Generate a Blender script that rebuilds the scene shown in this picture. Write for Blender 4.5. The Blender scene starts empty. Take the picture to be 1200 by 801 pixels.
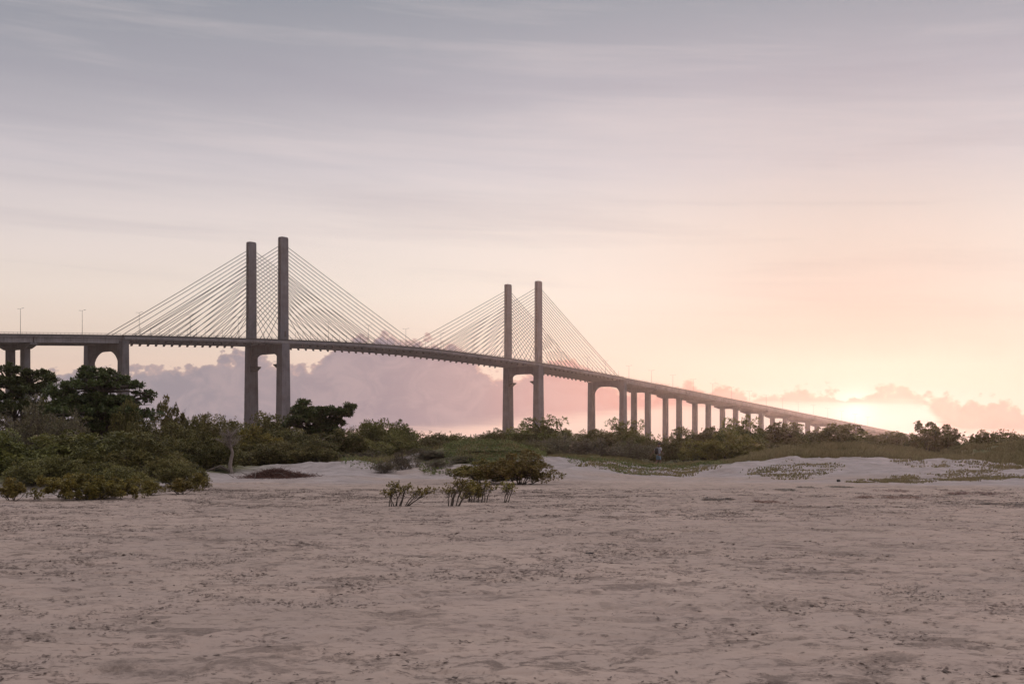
import bpy, math, random
import numpy as np
from mathutils import Vector

R = math.radians
rng = np.random.default_rng(11)
random.seed(4)
sc = bpy.context.scene
col = sc.collection
F, HOR, EYE = 1500.0, 525.0, 1.65          # focal length in photo pixels, horizon row, eye height

# ------------------------------------------------------------------ helpers
def lin(c):
    out = []
    for v in c:
        v /= 255.0
        out.append(v / 12.92 if v <= .04045 else ((v + .055) / 1.055) ** 2.4)
    return tuple(out)

def tag(o, label=None, cat=None, group=None, kind=None):
    if label: o['label'] = label
    if cat: o['category'] = cat
    if group: o['group'] = group
    if kind: o['kind'] = kind
    return o

def empty(name, loc=(0, 0, 0), rz=0.0, parent=None):
    o = bpy.data.objects.new(name, None)
    o.empty_display_size = .3
    col.objects.link(o)
    o.location = loc
    o.rotation_euler = (0, 0, rz)
    if parent: o.parent = parent
    return o

class MB:
    """collects vertices and faces and links them as one mesh object"""
    def __init__(s): s.v = []; s.f = []; s.a = []
    def add(s, V, Fc, var=None):
        o = len(s.v)
        s.v.extend([tuple(map(float, p)) for p in V])
        s.f.extend([tuple(i + o for i in q) for q in Fc])
        if var is not None: s.a.extend([var] * len(Fc))
    def box(s, c, h, ax=None):
        c = Vector(c)
        ax = ax or (Vector((1, 0, 0)), Vector((0, 1, 0)), Vector((0, 0, 1)))
        V = [c + ax[0] * (h[0] * a) + ax[1] * (h[1] * b) + ax[2] * (h[2] * d) for d in (-1, 1) for b in (-1, 1) for a in (-1, 1)]
        s.add(V, [(0, 2, 3, 1), (4, 5, 7, 6), (0, 1, 5, 4), (2, 6, 7, 3), (0, 4, 6, 2), (1, 3, 7, 5)])
    def tube(s, pts, rad, n=6, cap=True):
        pts = [Vector(p) for p in pts]
        rings = []
        ref = Vector((0.31, 0.17, 0.93)).normalized()
        for i, p in enumerate(pts):
            d = (pts[min(i + 1, len(pts) - 1)] - pts[max(i - 1, 0)])
            if d.length < 1e-9: d = Vector((0, 0, 1))
            d.normalize()
            x = d.cross(ref)
            if x.length < .05: x = d.cross(Vector((1, 0, 0)))
            x.normalize(); y = d.cross(x)
            r = rad[i] if hasattr(rad, '__len__') else rad
            rings.append([p + x * (r * math.cos(2 * math.pi * k / n)) + y * (r * math.sin(2 * math.pi * k / n)) for k in range(n)])
        V = [q for rg in rings for q in rg]; Fc = []
        for i in range(len(rings) - 1):
            for k in range(n):
                a = i * n + k; b = i * n + (k + 1) % n
                Fc.append((a, b, b + n, a + n))
        if cap:
            Fc.append(tuple(range(n - 1, -1, -1)))
            Fc.append(tuple((len(rings) - 1) * n + k for k in range(n)))
        s.add(V, Fc)
    def loft(s, rings, cap=True):
        n = len(rings[0]); V = [q for rg in rings for q in rg]; Fc = []
        for i in range(len(rings) - 1):
            for k in range(n):
                a = i * n + k; b = i * n + (k + 1) % n
                Fc.append((a, b, b + n, a + n))
        if cap:
            Fc.append(tuple(range(n - 1, -1, -1)))
            Fc.append(tuple((len(rings) - 1) * n + k for k in range(n)))
        s.add(V, Fc)
    def mesh(s, name, mat):
        me = bpy.data.meshes.new(name)
        me.from_pydata(s.v, [], s.f)
        if s.a and len(s.a) == len(s.f):
            at = me.attributes.new('var', 'FLOAT', 'FACE'); at.data.foreach_set('value', np.array(s.a, dtype=np.float32))
        if mat: me.materials.append(mat)
        me.update()
        return me
    def build(s, name, mat, parent=None, smooth=False):
        me = s.mesh(name, mat)
        if smooth: me.polygons.foreach_set('use_smooth', [True] * len(me.polygons))
        o = bpy.data.objects.new(name, me); col.objects.link(o)
        if parent: o.parent = parent
        return o

def quads_mesh(name, V, mat, var=None, k=4):
    """fast mesh of separate k-gons: V is (n,k,3)"""
    n = V.shape[0]
    me = bpy.data.meshes.new(name)
    me.vertices.add(n * k); me.vertices.foreach_set('co', V.reshape(-1).astype(np.float32))
    me.loops.add(n * k); me.loops.foreach_set('vertex_index', np.arange(n * k, dtype=np.int32))
    me.polygons.add(n); me.polygons.foreach_set('loop_start', np.arange(0, n * k, k, dtype=np.int32))
    me.update(calc_edges=True)
    if var is not None:
        at = me.attributes.new('var', 'FLOAT', 'FACE'); at.data.foreach_set('value', var.astype(np.float32))
    me.materials.append(mat); me.validate()
    return me

def link(me, name, parent=None):
    o = bpy.data.objects.new(name, me); col.objects.link(o)
    if parent: o.parent = parent
    return o

def copy_tree(o, parent=None):
    c = o.copy(); col.objects.link(c); c.parent = parent
    for ch in list(o.children): copy_tree(ch, c)
    return c

def smooth01(t):
    t = np.clip(t, 0, 1); return t * t * (3 - 2 * t)

# value noise in numpy
_perm = rng.random((256, 256))
def vnoise(x, y):
    xi = np.floor(x).astype(int); yi = np.floor(y).astype(int)
    fx = x - xi; fy = y - yi
    fx = fx * fx * (3 - 2 * fx); fy = fy * fy * (3 - 2 * fy)
    g = lambda a, b: _perm[a % 256, b % 256]
    return (g(xi, yi) * (1 - fx) + g(xi + 1, yi) * fx) * (1 - fy) + (g(xi, yi + 1) * (1 - fx) + g(xi + 1, yi + 1) * fx) * fy
def fbm(x, y, o=4):
    s = 0; a = .5; t = 0
    for i in range(o):
        s = s + a * vnoise(x * 2 ** i + 17.3 * i, y * 2 ** i + 5.1 * i); t += a; a *= .5
    return s / t

# ------------------------------------------------------------------ node helpers
class NT:
    def __init__(s, tree): s.t = tree; s.n = tree.nodes; s.l = tree.links
    def node(s, typ, **kw):
        nd = s.n.new(typ)
        for k, v in kw.items(): setattr(nd, k, v)
        return nd
    def put(s, sock, val):
        if hasattr(val, 'is_output') or isinstance(val, bpy.types.NodeSocket): s.l.new(val, sock)
        elif val is not None: sock.default_value = val
    def m(s, op, a, b=None, c=None, clamp=False):
        nd = s.node('ShaderNodeMath', operation=op); nd.use_clamp = clamp
        s.put(nd.inputs[0], a)
        if b is not None: s.put(nd.inputs[1], b)
        if c is not None: s.put(nd.inputs[2], c)
        return nd.outputs[0]
    def vm(s, op, a, b=None):
        nd = s.node('ShaderNodeVectorMath', operation=op)
        s.put(nd.inputs[0], a)
        if b is not None: s.put(nd.inputs[1], b)
        return nd.outputs['Value'] if op in ('DOT_PRODUCT', 'LENGTH') else nd.outputs[0]
    def ss(s, v, lo, hi, a=0.0, b=1.0):
        nd = s.node('ShaderNodeMapRange', interpolation_type='SMOOTHSTEP')
        s.put(nd.inputs['Value'], v)
        s.put(nd.inputs['From Min'], lo); s.put(nd.inputs['From Max'], hi)
        nd.inputs['To Min'].default_value = a; nd.inputs['To Max'].default_value = b
        return nd.outputs[0]
    def mix(s, f, a, b, mode='MIX'):
        nd = s.node('ShaderNodeMix', data_type='RGBA', blend_type=mode)
        s.put(nd.inputs[0], f)
        for sk, v in ((nd.inputs[6], a), (nd.inputs[7], b)):
            if isinstance(v, tuple): sk.default_value = (*v[:3], 1)
            else: s.put(sk, v)
        return nd.outputs[2]
    def ramp(s, f, stops, interp='LINEAR'):
        nd = s.node('ShaderNodeValToRGB'); cr = nd.color_ramp; cr.interpolation = interp
        while len(cr.elements) < len(stops): cr.elements.new(.5)
        for e, (p, c) in zip(cr.elements, sorted(stops, key=lambda q: q[0])):
            e.position = p; e.color = (*c, 1)
        s.put(nd.inputs[0], f)
        return nd.outputs[0]
    def noise(s, vec, scale, detail=4, rough=.55, dist=0.0, out='Fac'):
        nd = s.node('ShaderNodeTexNoise')
        s.put(nd.inputs['Vector'], vec)
        nd.inputs['Scale'].default_value = scale; nd.inputs['Detail'].default_value = detail
        nd.inputs['Roughness'].default_value = rough; nd.inputs['Distortion'].default_value = dist
        return nd.outputs[out]
    def comb(s, x, y, z):
        nd = s.node('ShaderNodeCombineXYZ')
        for i, v in enumerate((x, y, z)): s.put(nd.inputs[i], v)
        return nd.outputs[0]
    def sep(s, v):
        nd = s.node('ShaderNodeSeparateXYZ'); s.put(nd.inputs[0], v); return nd.outputs
    def curve(s, v, pts):
        nd = s.node('ShaderNodeFloatCurve'); c = nd.mapping.curves[0]
        pts = sorted(pts)
        c.points[0].location = pts[0]; c.points[1].location = pts[-1]
        for p in pts[1:-1]: c.points.new(*p)
        for p in c.points: p.handle_type = 'VECTOR'
        nd.mapping.update(); s.put(nd.inputs['Value'], v)
        return nd.outputs[0]

def newmat(name):
    m = bpy.data.materials.new(name); m.use_nodes = True
    t = NT(m.node_tree); b = m.node_tree.nodes['Principled BSDF']
    return m, t, b

def concrete(name, base, stain=.35, streak=True, rough=.85):
    m, t, b = newmat(name)
    tc = t.node('ShaderNodeTexCoord').outputs['Object']
    n1 = t.noise(tc, .22, 6, .6)
    sx = t.sep(tc)
    n2 = t.noise(t.comb(t.m('MULTIPLY', sx[0], 1.6), t.m('MULTIPLY', sx[1], 1.6), t.m('MULTIPLY', sx[2], .07)), 1.0, 5, .65)
    n3 = t.noise(tc, 3.0, 5, .6)
    f = t.m('ADD', t.m('MULTIPLY', n1, .45), t.m('ADD', t.m('MULTIPLY', n2, .45), t.m('MULTIPLY', n3, .15)))
    dk = tuple(c * (1 - stain) * .7 * k for c, k in zip(base, (1, .97, .94)))
    lt = tuple(min(1, c * 1.45) for c in base)
    c = t.ramp(f, [(.40, dk), (.52, base), (.64, lt)])
    # faint pour joints every few metres
    fz = t.m('FRACT', t.m('DIVIDE', sx[2], 4.2))
    j = t.m('LESS_THAN', fz, .035)
    c = t.mix(t.m('MULTIPLY', j, .35), c, tuple(x * .6 for x in base))
    t.l.new(c, b.inputs['Base Color'])
    b.inputs['Roughness'].default_value = rough
    bp = t.node('ShaderNodeBump'); bp.inputs['Strength'].default_value = .3; bp.inputs['Distance'].default_value = .05
    t.l.new(n3, bp.inputs['Height']); t.l.new(bp.outputs[0], b.inputs['Normal'])
    return m

def flat(name, c, rough=.6, metal=0.0, var=.25, scale=6):
    m, t, b = newmat(name)
    tc = t.node('ShaderNodeTexCoord').outputs['Object']
    n = t.noise(tc, scale, 4, .6)
    cc = t.ramp(n, [(.3, tuple(x * (1 - var) for x in c)), (.7, tuple(min(1, x * (1 + var)) for x in c))])
    t.l.new(cc, b.inputs['Base Color']); b.inputs['Roughness'].default_value = rough; b.inputs['Metallic'].default_value = metal
    return m

def leafmat(name, dark, light, trans=.3, rough=.55, tint=(.10, .09, .03)):
    m, t, b = newmat(name)
    at = t.node('ShaderNodeAttribute', attribute_name='var').outputs['Fac']
    oi = t.node('ShaderNodeObjectInfo')
    c = t.mix(at, dark, light)
    geo = t.node('ShaderNodeNewGeometry').outputs['Position']
    patch = t.ss(t.noise(geo, .55, 3, .6), .42, .66)
    c = t.mix(t.m('MULTIPLY', patch, .5), c, tint)
    hs = t.node('ShaderNodeHueSaturation')
    t.put(hs.inputs['Hue'], t.m('ADD', .485, t.m('MULTIPLY', oi.outputs['Random'], .03)))
    t.put(hs.inputs['Value'], t.m('ADD', .8, t.m('MULTIPLY', oi.outputs['Random'], .4)))
    hs.inputs['Saturation'].default_value = 1.0
    t.l.new(c, hs.inputs['Color'])
    t.l.new(hs.outputs[0], b.inputs['Base Color']); b.inputs['Roughness'].default_value = rough
    b.inputs['Specular IOR Level'].default_value = .25
    tr = t.node('ShaderNodeBsdfTranslucent'); t.l.new(hs.outputs[0], tr.inputs['Color'])
    mx = t.node('ShaderNodeMixShader'); mx.inputs[0].default_value = trans
    t.l.new(b.outputs[0], mx.inputs[1]); t.l.new(tr.outputs[0], mx.inputs[2])
    t.l.new(mx.outputs[0], m.node_tree.nodes['Material Output'].inputs['Surface'])
    return m

M = {}
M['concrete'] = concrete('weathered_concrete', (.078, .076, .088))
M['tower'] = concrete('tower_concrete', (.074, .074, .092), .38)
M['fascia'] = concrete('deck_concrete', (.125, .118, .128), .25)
M['barrier'] = flat('shaded_barrier', (.024, .022, .026), .8)  # near-black tone carries the shadow gaps and recess of the parapet line
M['asphalt'] = flat('asphalt', (.05, .05, .052), .9)
M['steel'] = flat('galvanised_steel', (.09, .088, .09), .5, .4)
M['cable'] = flat('cable_sheath', (.022, .026, .026), .6)
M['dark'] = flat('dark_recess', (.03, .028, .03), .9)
M['leaf_olive'] = leafmat('olive_leaves', (.024, .025, .009), (.20, .178, .055), .2, tint=(.23, .19, .07))
M['leaf_green'] = leafmat('green_leaves', (.020, .026, .009), (.18, .172, .048), .2, tint=(.24, .215, .065))
M['leaf_yellow'] = leafmat('yellow_green_leaves', (.045, .042, .012), (.27, .222, .052), .2, tint=(.26, .20, .05))
M['leaf_almond'] = leafmat('glossy_dark_leaves', (.028, .042, .017), (.105, .122, .040), .26, .4, tint=(.09, .11, .035))
M['leaf_grey'] = leafmat('greyish_dry_leaves', (.07, .06, .036), (.17, .145, .08), .3, tint=(.15, .115, .075))
M['grass'] = leafmat('dune_grass_blades', (.11, .10, .042), (.30, .26, .115), .4, tint=(.24, .19, .085))
M['creeper'] = leafmat('creeping_leaves', (.055, .07, .025), (.17, .18, .06), .3, tint=(.15, .14, .05))
M['bark'] = flat('bark', (.075, .06, .05), .9, 0, .4, 12)
M['deadwood'] = flat('bleached_wood', (.17, .14, .125), .85, 0, .3, 9)
M['brush'] = leafmat('rusty_dry_fronds', (.07, .038, .028), (.16, .085, .06), .25, tint=(.11, .055, .04))
M['weed'] = leafmat('dried_seaweed', (.10, .055, .042), (.24, .13, .10), .1, tint=(.19, .10, .08))
M['weed_dark'] = leafmat('dark_debris', (.07, .056, .046), (.17, .14, .11), .1, tint=(.13, .105, .085))

# ------------------------------------------------------------------ terrain
ang_pts = [(-2400, .3), (-400, .3), (0, .3), (200, .4), (260, .5), (330, .58), (400, .66), (440, .68), (480, 1.0), (540, 1.2), (600, 1.0), (650, .75),
           (715, .62), (755, .2), (800, .16), (840, .5), (920, .95), (1000, 1.1), (1060, .9), (1120, .65), (1200, .7), (1600, .7), (3600, .5)]
base_pts = [(-2400, 44), (0, 44), (150, 47), (200, 54), (260, 60), (400, 60), (470, 68), (560, 66), (640, 62), (760, 66), (850, 64), (1000, 62), (1100, 58), (1250, 57), (3600, 55)]
def pxang(X, Y):
    Ys = np.where(Y > 1, Y, 1.0)
    return np.clip(np.where(Y > 1, X / Ys * F + 600, np.where(X > 0, 3600, -2400)), -2400, 3600)
def terrain(X, Y):
    X = np.asarray(X, float); Y = np.asarray(Y, float)
    p = pxang(X, Y); d = np.where(Y > 1, Y, 1.0)
    H = np.interp(p, *zip(*ang_pts)); db = np.interp(p, *zip(*base_pts))
    db = db + (fbm(X * .06 + 9, Y * .06) - .5) * 7
    t = smooth01((d - db) / 17.0)
    hum = (fbm(X * .22, Y * .22, 4) - .5)
    z = H * t + ((fbm(X * 1.1 + 4, Y * 1.1, 4) - .5) * .34 + (fbm(X * 3.2, Y * 3.2 + 9, 3) - .5) * .06) * t + hum * (.10 + .95 * t) * np.where(d < db, smooth01((d - db + 14) / 14.0), 1.0)
    # grass covered dune ridge to the right
    g = smooth01((p - 850) / 90) * smooth01((d - 78) / 16) * (1 - smooth01((d - 112) / 22))
    z = z + g * (.20 + .55 * smooth01((p - 1095) / 50) + 1.5 * (fbm(X * .13 + 3, Y * .10 + 8, 3) - .5))
    # green mound in the centre
    mx, my = (570 - 600) / F * 84, 84
    z = z + .75 * np.exp(-((X - mx) / 4.4) ** 2 - ((Y - my) / 6.0) ** 2)
    far = smooth01((np.hypot(X, Y) - 210) / 90)
    z = z * (1 - far) - .3 * far
    r = np.hypot(X, Y)
    # gentle wind and foot marks on the flat sand near the viewer
    near = 1 - smooth01((r - 55) / 35)
    foot = fbm(X * 1.5 + 31, Y * 1.7 + 7, 4)
    pits = smooth01((.44 - foot) / .10)
    foot2 = fbm(X * 4.3 + 11, Y * 4.6 + 3, 3)
    pits2 = smooth01((.40 - foot2) / .10)
    z = z + near * ((fbm(X * .5, Y * .5 + 40, 3) - .5) * .05 - pits * .026 - pits2 * .016 + (fbm(X * 9, Y * 9, 2) - .5) * .012)
    # river bed
    return z
TH = math.radians(38.961313378119236)
U = Vector((math.sin(TH), math.cos(TH), 0)); N = Vector((math.cos(TH), -math.sin(TH), 0)); Z = Vector((0, 0, 1))
BX, BY = -126.16136559, 659.37995955
def tz(x, y): return float(terrain(np.array([x]), np.array([y]))[0])
def G(px, d, dz=0.0):
    x = (px - 600) / F * d
    return Vector((x, d, tz(x, d) + dz))

def build_ground():
    a_f = np.radians(np.arange(-30, 30.01, .1))
    a_c = np.radians(np.concatenate([np.arange(31, 330, 2.5)]))
    A = np.concatenate([a_f, a_c])
    nr = 430
    r = np.concatenate([np.array([.0, 1.5, 3.0]), 4.0 * np.exp(np.linspace(0, math.log(1700 / 4.0), nr))])
    r = np.unique(np.concatenate([r, np.linspace(30, 135, 300), 6.0 * np.exp(np.arange(0, math.log(45 / 6.0), .0042))]))
    RR, AA = np.meshgrid(r, A, indexing='ij')
    X = RR * np.sin(AA); Y = RR * np.cos(AA)
    Zt = terrain(X, Y)
    s = (X - BX) * U.x + (Y - BY) * U.y
    riv = smooth01((s + 92) / 25) * (1 - smooth01((s - 280) / 25))
    Zt = Zt - riv * 2.5
    p = pxang(X, Y)
    db = np.interp(p, *zip(*base_pts))
    sand_until = np.interp(p, [-2400, 0, 150, 230, 300, 400, 470, 520, 560, 620, 655, 700, 760, 840, 900, 1000, 1060, 1150, 1250, 3600],
                           [46, 46, 50, 62, 72, 80, 84, 75, 73, 74, 84, 86, 88, 84, 82, 82, 84, 86, 88, 80])
    soil = smooth01((RR * np.cos(np.clip(AA, -1, 1)) - sand_until + (fbm(X * .2, Y * .2) - .5) * 16) / 6)
    dune = smooth01((RR - db + 5 + (fbm(X * .16 + 5, Y * .3, 4) - .5) * 22) / 16)
    nR, nA = RR.shape
    V = np.stack([X, Y, Zt], -1).reshape(-1, 3)
    i = np.arange(nR - 1)[:, None]; j = np.arange(nA)[None, :]
    a = (i * nA + j); b = (i * nA + (j + 1) % nA)
    Q = np.stack([a, b, b + nA, a + nA], -1).reshape(-1, 4)
    me = bpy.data.meshes.new('ground')
    me.vertices.add(len(V)); me.vertices.foreach_set('co', V.reshape(-1).astype(np.float32))
    me.loops.add(Q.size); me.loops.foreach_set('vertex_index', Q.reshape(-1)[::-1].astype(np.int32).copy())
    me.polygons.add(len(Q)); me.polygons.foreach_set('loop_start', np.arange(0, Q.size, 4, dtype=np.int32))
    me.polygons.foreach_set('use_smooth', np.ones(len(Q), dtype=bool))
    me.update(calc_edges=True)
    for nm, arr in (('soil', soil), ('dune', dune)):
        at = me.attributes.new(nm, 'FLOAT', 'POINT'); at.data.foreach_set('value', arr.reshape(-1).astype(np.float32))
    me.validate()
    m, t, b = newmat('sand')
    geo = t.node('ShaderNodeNewGeometry').outputs['Position']
    sx = t.sep(geo)
    fl = t.comb(sx[0], sx[1], 0.0)
    st = t.comb(t.m('MULTIPLY', sx[0], .55), sx[1], 0.0)
    big = t.noise(fl, .09, 3, .6)
    mid = t.noise(st, .9, 5, .62, .4)
    fin = t.noise(st, 5.5, 6, .7, .3)
    grain = t.noise(fl, 60, 3, .7)
    c = t.ramp(big, [(.32, (.235, .180, .150)), (.5, (.315, .240, .198)), (.68, (.385, .295, .244))])
    c = t.mix(t.ss(mid, .35, .7, 0, .40), c, (.37, .27, .225))
    c = t.mix(t.m('MULTIPLY', t.ss(grain, .3, .75), .3), c, (.37, .30, .265))
    # clumps of dark organic litter lying in the hollows
    s2 = lambda k, z: t.comb(t.m('MULTIPLY', sx[0], k), sx[1], z)
    m1 = t.ss(t.noise(s2(.6, 1.0), .16, 5, .6), .36, .62, .30, 1.0)
    lit = t.m('MULTIPLY', t.ss(t.noise(s2(.8, 2.0), 1.5, 8, .72, .5), .54, .62), m1)
    lit2 = t.m('MULTIPLY', t.ss(t.noise(s2(.7, 3.0), 3.6, 7, .72, .4), .55, .63), m1)
    lit3 = t.m('MULTIPLY', t.ss(t.noise(s2(.9, 4.0), .75, 9, .76, .3), .54, .66), .75)
    lit4 = t.m('MULTIPLY', t.ss(t.noise(s2(.6, 5.0), 9.0, 5, .72), .56, .66), .7)
    lit = t.m('MAXIMUM', t.m('MULTIPLY', lit, .85), t.m('MULTIPLY', lit2, .85))
    lit = t.m('MAXIMUM', lit, t.m('MAXIMUM', lit3, lit4))
    lit = t.m('MULTIPLY', lit, t.ss(t.noise(fl, 14.0, 4, .7), .3, .6, .45, 1.0))
    fain = t.noise(s2(.7, 6.0), .9, 9, .78)
    c = t.mix(t.ss(fain, .40, .64, 0, .45), c, (.26, .205, .182))
    dune_a = t.node('ShaderNodeAttribute', attribute_name='dune').outputs['Fac']
    litf = t.m('MULTIPLY', lit, t.m('SUBTRACT', 1.0, t.m('MULTIPLY', dune_a, .65)))
    c = t.mix(litf, c, (.085, .062, .053))
    dn = t.ramp(t.noise(fl, .7, 5, .6), [(.35, (.22, .19, .186)), (.65, (.33, .29, .286))])
    c = t.mix(t.m('MULTIPLY', dune_a, .85), c, dn)
    so = t.ramp(t.noise(fl, 1.4, 6, .65), [(.35, (.05, .048, .026)), (.6, (.115, .105, .05)), (.75, (.20, .17, .11))])
    soil_a = t.node('ShaderNodeAttribute', attribute_name='soil').outputs['Fac']
    c = t.mix(soil_a, c, so)
    t.l.new(c, b.inputs['Base Color']); b.inputs['Roughness'].default_value = .95
    b.inputs['Specular IOR Level'].default_value = .15
    h = t.m('ADD', t.m('MULTIPLY', fin, .5), t.m('ADD', t.m('MULTIPLY', grain, .07), t.m('MULTIPLY', litf, -.5)))
    dh = t.m('ADD', t.noise(fl, 1.3, 5, .65), t.m('MULTIPLY', t.noise(fl, .45, 3, .6), 1.5))
    h = t.m('ADD', h, t.m('MULTIPLY', t.m('MULTIPLY', dh, dune_a), 5.0))
    bp = t.node('ShaderNodeBump'); bp.inputs['Strength'].default_value = .6; bp.inputs['Distance'].default_value = .06
    t.l.new(h, bp.inputs['Height']); t.l.new(bp.outputs[0], b.inputs['Normal'])
    me.materials.append(m)
    o = link(me, 'ground'); tag(o, 'flat pale brown sand beach rising into low dunes', 'ground', kind='structure')
    # river under the bridge
    mw, tw, bw = newmat('river_water')
    bw.inputs['Base Color'].default_value = (.05, .06, .065, 1); bw.inputs['Roughness'].default_value = .12
    bpw = tw.node('ShaderNodeBump'); bpw.inputs['Strength'].default_value = .3; bpw.inputs['Distance'].default_value = .2
    tw.l.new(tw.noise(tw.node('ShaderNodeNewGeometry').outputs['Position'], .5, 5, .6), bpw.inputs['Height']); tw.l.new(bpw.outputs[0], bw.inputs['Normal'])
    B0 = Vector((BX, BY, -1.2)); w = MB()
    w.add([B0 + U * s_ + N * w_ for s_, w_ in ((-84, -1800), (-84, 900), (272, 900), (272, -1800))], [(0, 1, 2, 3)])
    tag(w.build('water', mw), 'river surface passing under the bridge', 'water', kind='structure')
build_ground()

# ------------------------------------------------------------------ bridge
BO = Vector((BX, BY, 0))
ZS = [(-420, 30.5), (-330, 37), (-240, 43.6), (-155, 49.35), (-95, 52.85), (-45, 55.2), (0, 57.2), (50, 58.75), (106, 59.3), (160, 58.1), (212, 56.4), (260, 54.0), (306, 51.2),
      (350, 48.4), (460, 40.9), (566, 33.6), (700, 24.2), (860, 12.5), (960, 6.0), (1040, 2.5)]
_zs = np.array(ZS)
def dz(s):   # smoothed deck profile (top of barrier)
    return float(np.mean(np.interp(np.linspace(s - 22, s + 22, 9), _zs[:, 0], _zs[:, 1])))
def P(s, w, z): return BO + U * s + N * w + Z * z
bridge = empty('cable_stayed_bridge', BO)
tag(bridge, 'long grey concrete cable stayed bridge on tall twin pylons across the picture', 'bridge')
def pb(mb, name, mat, parent=bridge, smooth=False):
    """parts are collected in world metres, then stored relative to the bridge's base"""
    mb.v = [(x - BO.x, y - BO.y, z - BO.z) for x, y, z in mb.v]
    return mb.build(name, mat, parent, smooth)

S_A, S_D = -94.75, 306.75
def deck_part(name, s0, s1, section, mat, step=4.0):
    mb = MB(); rings = []
    k = max(2, int(math.ceil((s1 - s0) / step)) + 1)
    for s in np.linspace(s0, s1, k):
        zt = dz(s); rings.append([P(s, w, zt + z) for w, z in section])
    mb.loft(rings)
    return pb(mb, name, mat)
main_sec = [(14.3, -1.0), (14.6, -1.15), (14.6, -2.05), (14.1, -2.55), (11.0, -2.75), (10.4, -2.35), (-10.4, -2.35), (-11.0, -2.75), (-14.1, -2.55), (-14.6, -2.05), (-14.6, -1.15), (-14.3, -1.0)]
app_slab = [(12.9, -1.0), (12.9, -1.45), (-12.9, -1.45), (-12.9, -1.0)]
deck_part('deck', S_A + .05, S_D - .05, main_sec, M['fascia'])
for s_, g_ in ((S_A, -1), (S_D, 1)):      # closed end wall at the movement joint
    mb = MB(); mb.loft([[P(s_ + g_ * a_ - .0, w, dz(s_) + z) for a_, z in ((.34, -2.77), (.34, -1.47), (-.04, -1.47), (-.04, -2.77))] for w in (-12.4, 12.4)])
    pb(mb, 'end_wall', M['concrete'])
    for sg in (-1, 1):                       # barrier return where the deck widens
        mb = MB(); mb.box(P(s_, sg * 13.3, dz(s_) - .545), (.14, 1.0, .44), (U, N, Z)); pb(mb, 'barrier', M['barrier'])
L_END, R_END = -410.0, 1030.0
piers = [S_A - 43.5 * k for k in range(1, 7)] + [S_D + 43.0 * k for k in range(1, 16)]
for (s0, s1) in ((L_END, S_A - .05), (S_D + .05, R_END)):
    deck_part('deck', s0, s1, app_slab, M['fascia'])
    cuts = sorted([s for s in piers if s0 < s < s1] + [s0, s1])
    for a, b in zip(cuts[:-1], cuts[1:]):
        mb = MB()
        for w in (-12.2, -7.3, -2.4, 2.4, 7.3, 12.2):
            rings = [[P(s, w + dw, dz(s) + z) for dw, z in ((.32, -1.453), (.32, -3.3), (.5, -3.42), (.5, -3.75), (-.5, -3.75), (-.5, -3.42), (-.32, -3.3), (-.32, -1.453))] for s in np.linspace(a + .35, b - .35, 6)]
            mb.loft(rings)
        pb(mb, 'girder', M['fascia'])
# road surface, barriers, handrails
for (s0, s1, wb) in ((L_END, S_A - .05, 12.5), (S_A + .05, S_D - .05, 14.1), (S_D + .05, R_END, 12.5)):
    hw = wb - 3.2 if wb > 13 else wb - 1.0
    deck_part('road_surface', s0 + .1, s1 - .1, [(hw, -.96), (hw, -.996), (-hw, -.996), (-hw, -.96)], M['asphalt'])
    for sg in (-1, 1):
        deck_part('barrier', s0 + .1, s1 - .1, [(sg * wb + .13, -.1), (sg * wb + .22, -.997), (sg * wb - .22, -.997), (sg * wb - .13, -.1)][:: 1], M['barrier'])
        mb = MB()
        st = np.arange(s0 + .5, s1 - .3, 2.0)
        for s in st: mb.tube([P(s, sg * wb, dz(s) - .12), P(s, sg * wb, dz(s) + .62)], .05, 4)
        for hz in (.30, .62):
            mb.tube([P(s, sg * wb, dz(s) + hz) for s in np.linspace(s0 + .5, s1 - .5, 90)], .045, 4)
        pb(mb, 'railing', M['steel'])
# taller slim posts along the edge of the cable span
mp = MB(); mp.tube([(0, 0, -.1), (0, 0, 3.1)], [.09, .06], 5); mp.box((0, 0, 3.2), (.12, .12, .16))
mpm = mp.mesh('marker_post', M['steel'])
k = 0
for s in np.arange(-86, 302, 5.15):
    if abs(s) < 4 or abs(s - 212) < 4: continue
    o = link(mpm, 'marker_post', bridge); o.location = U * s + N * 14.1 + Z * dz(s)

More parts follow.
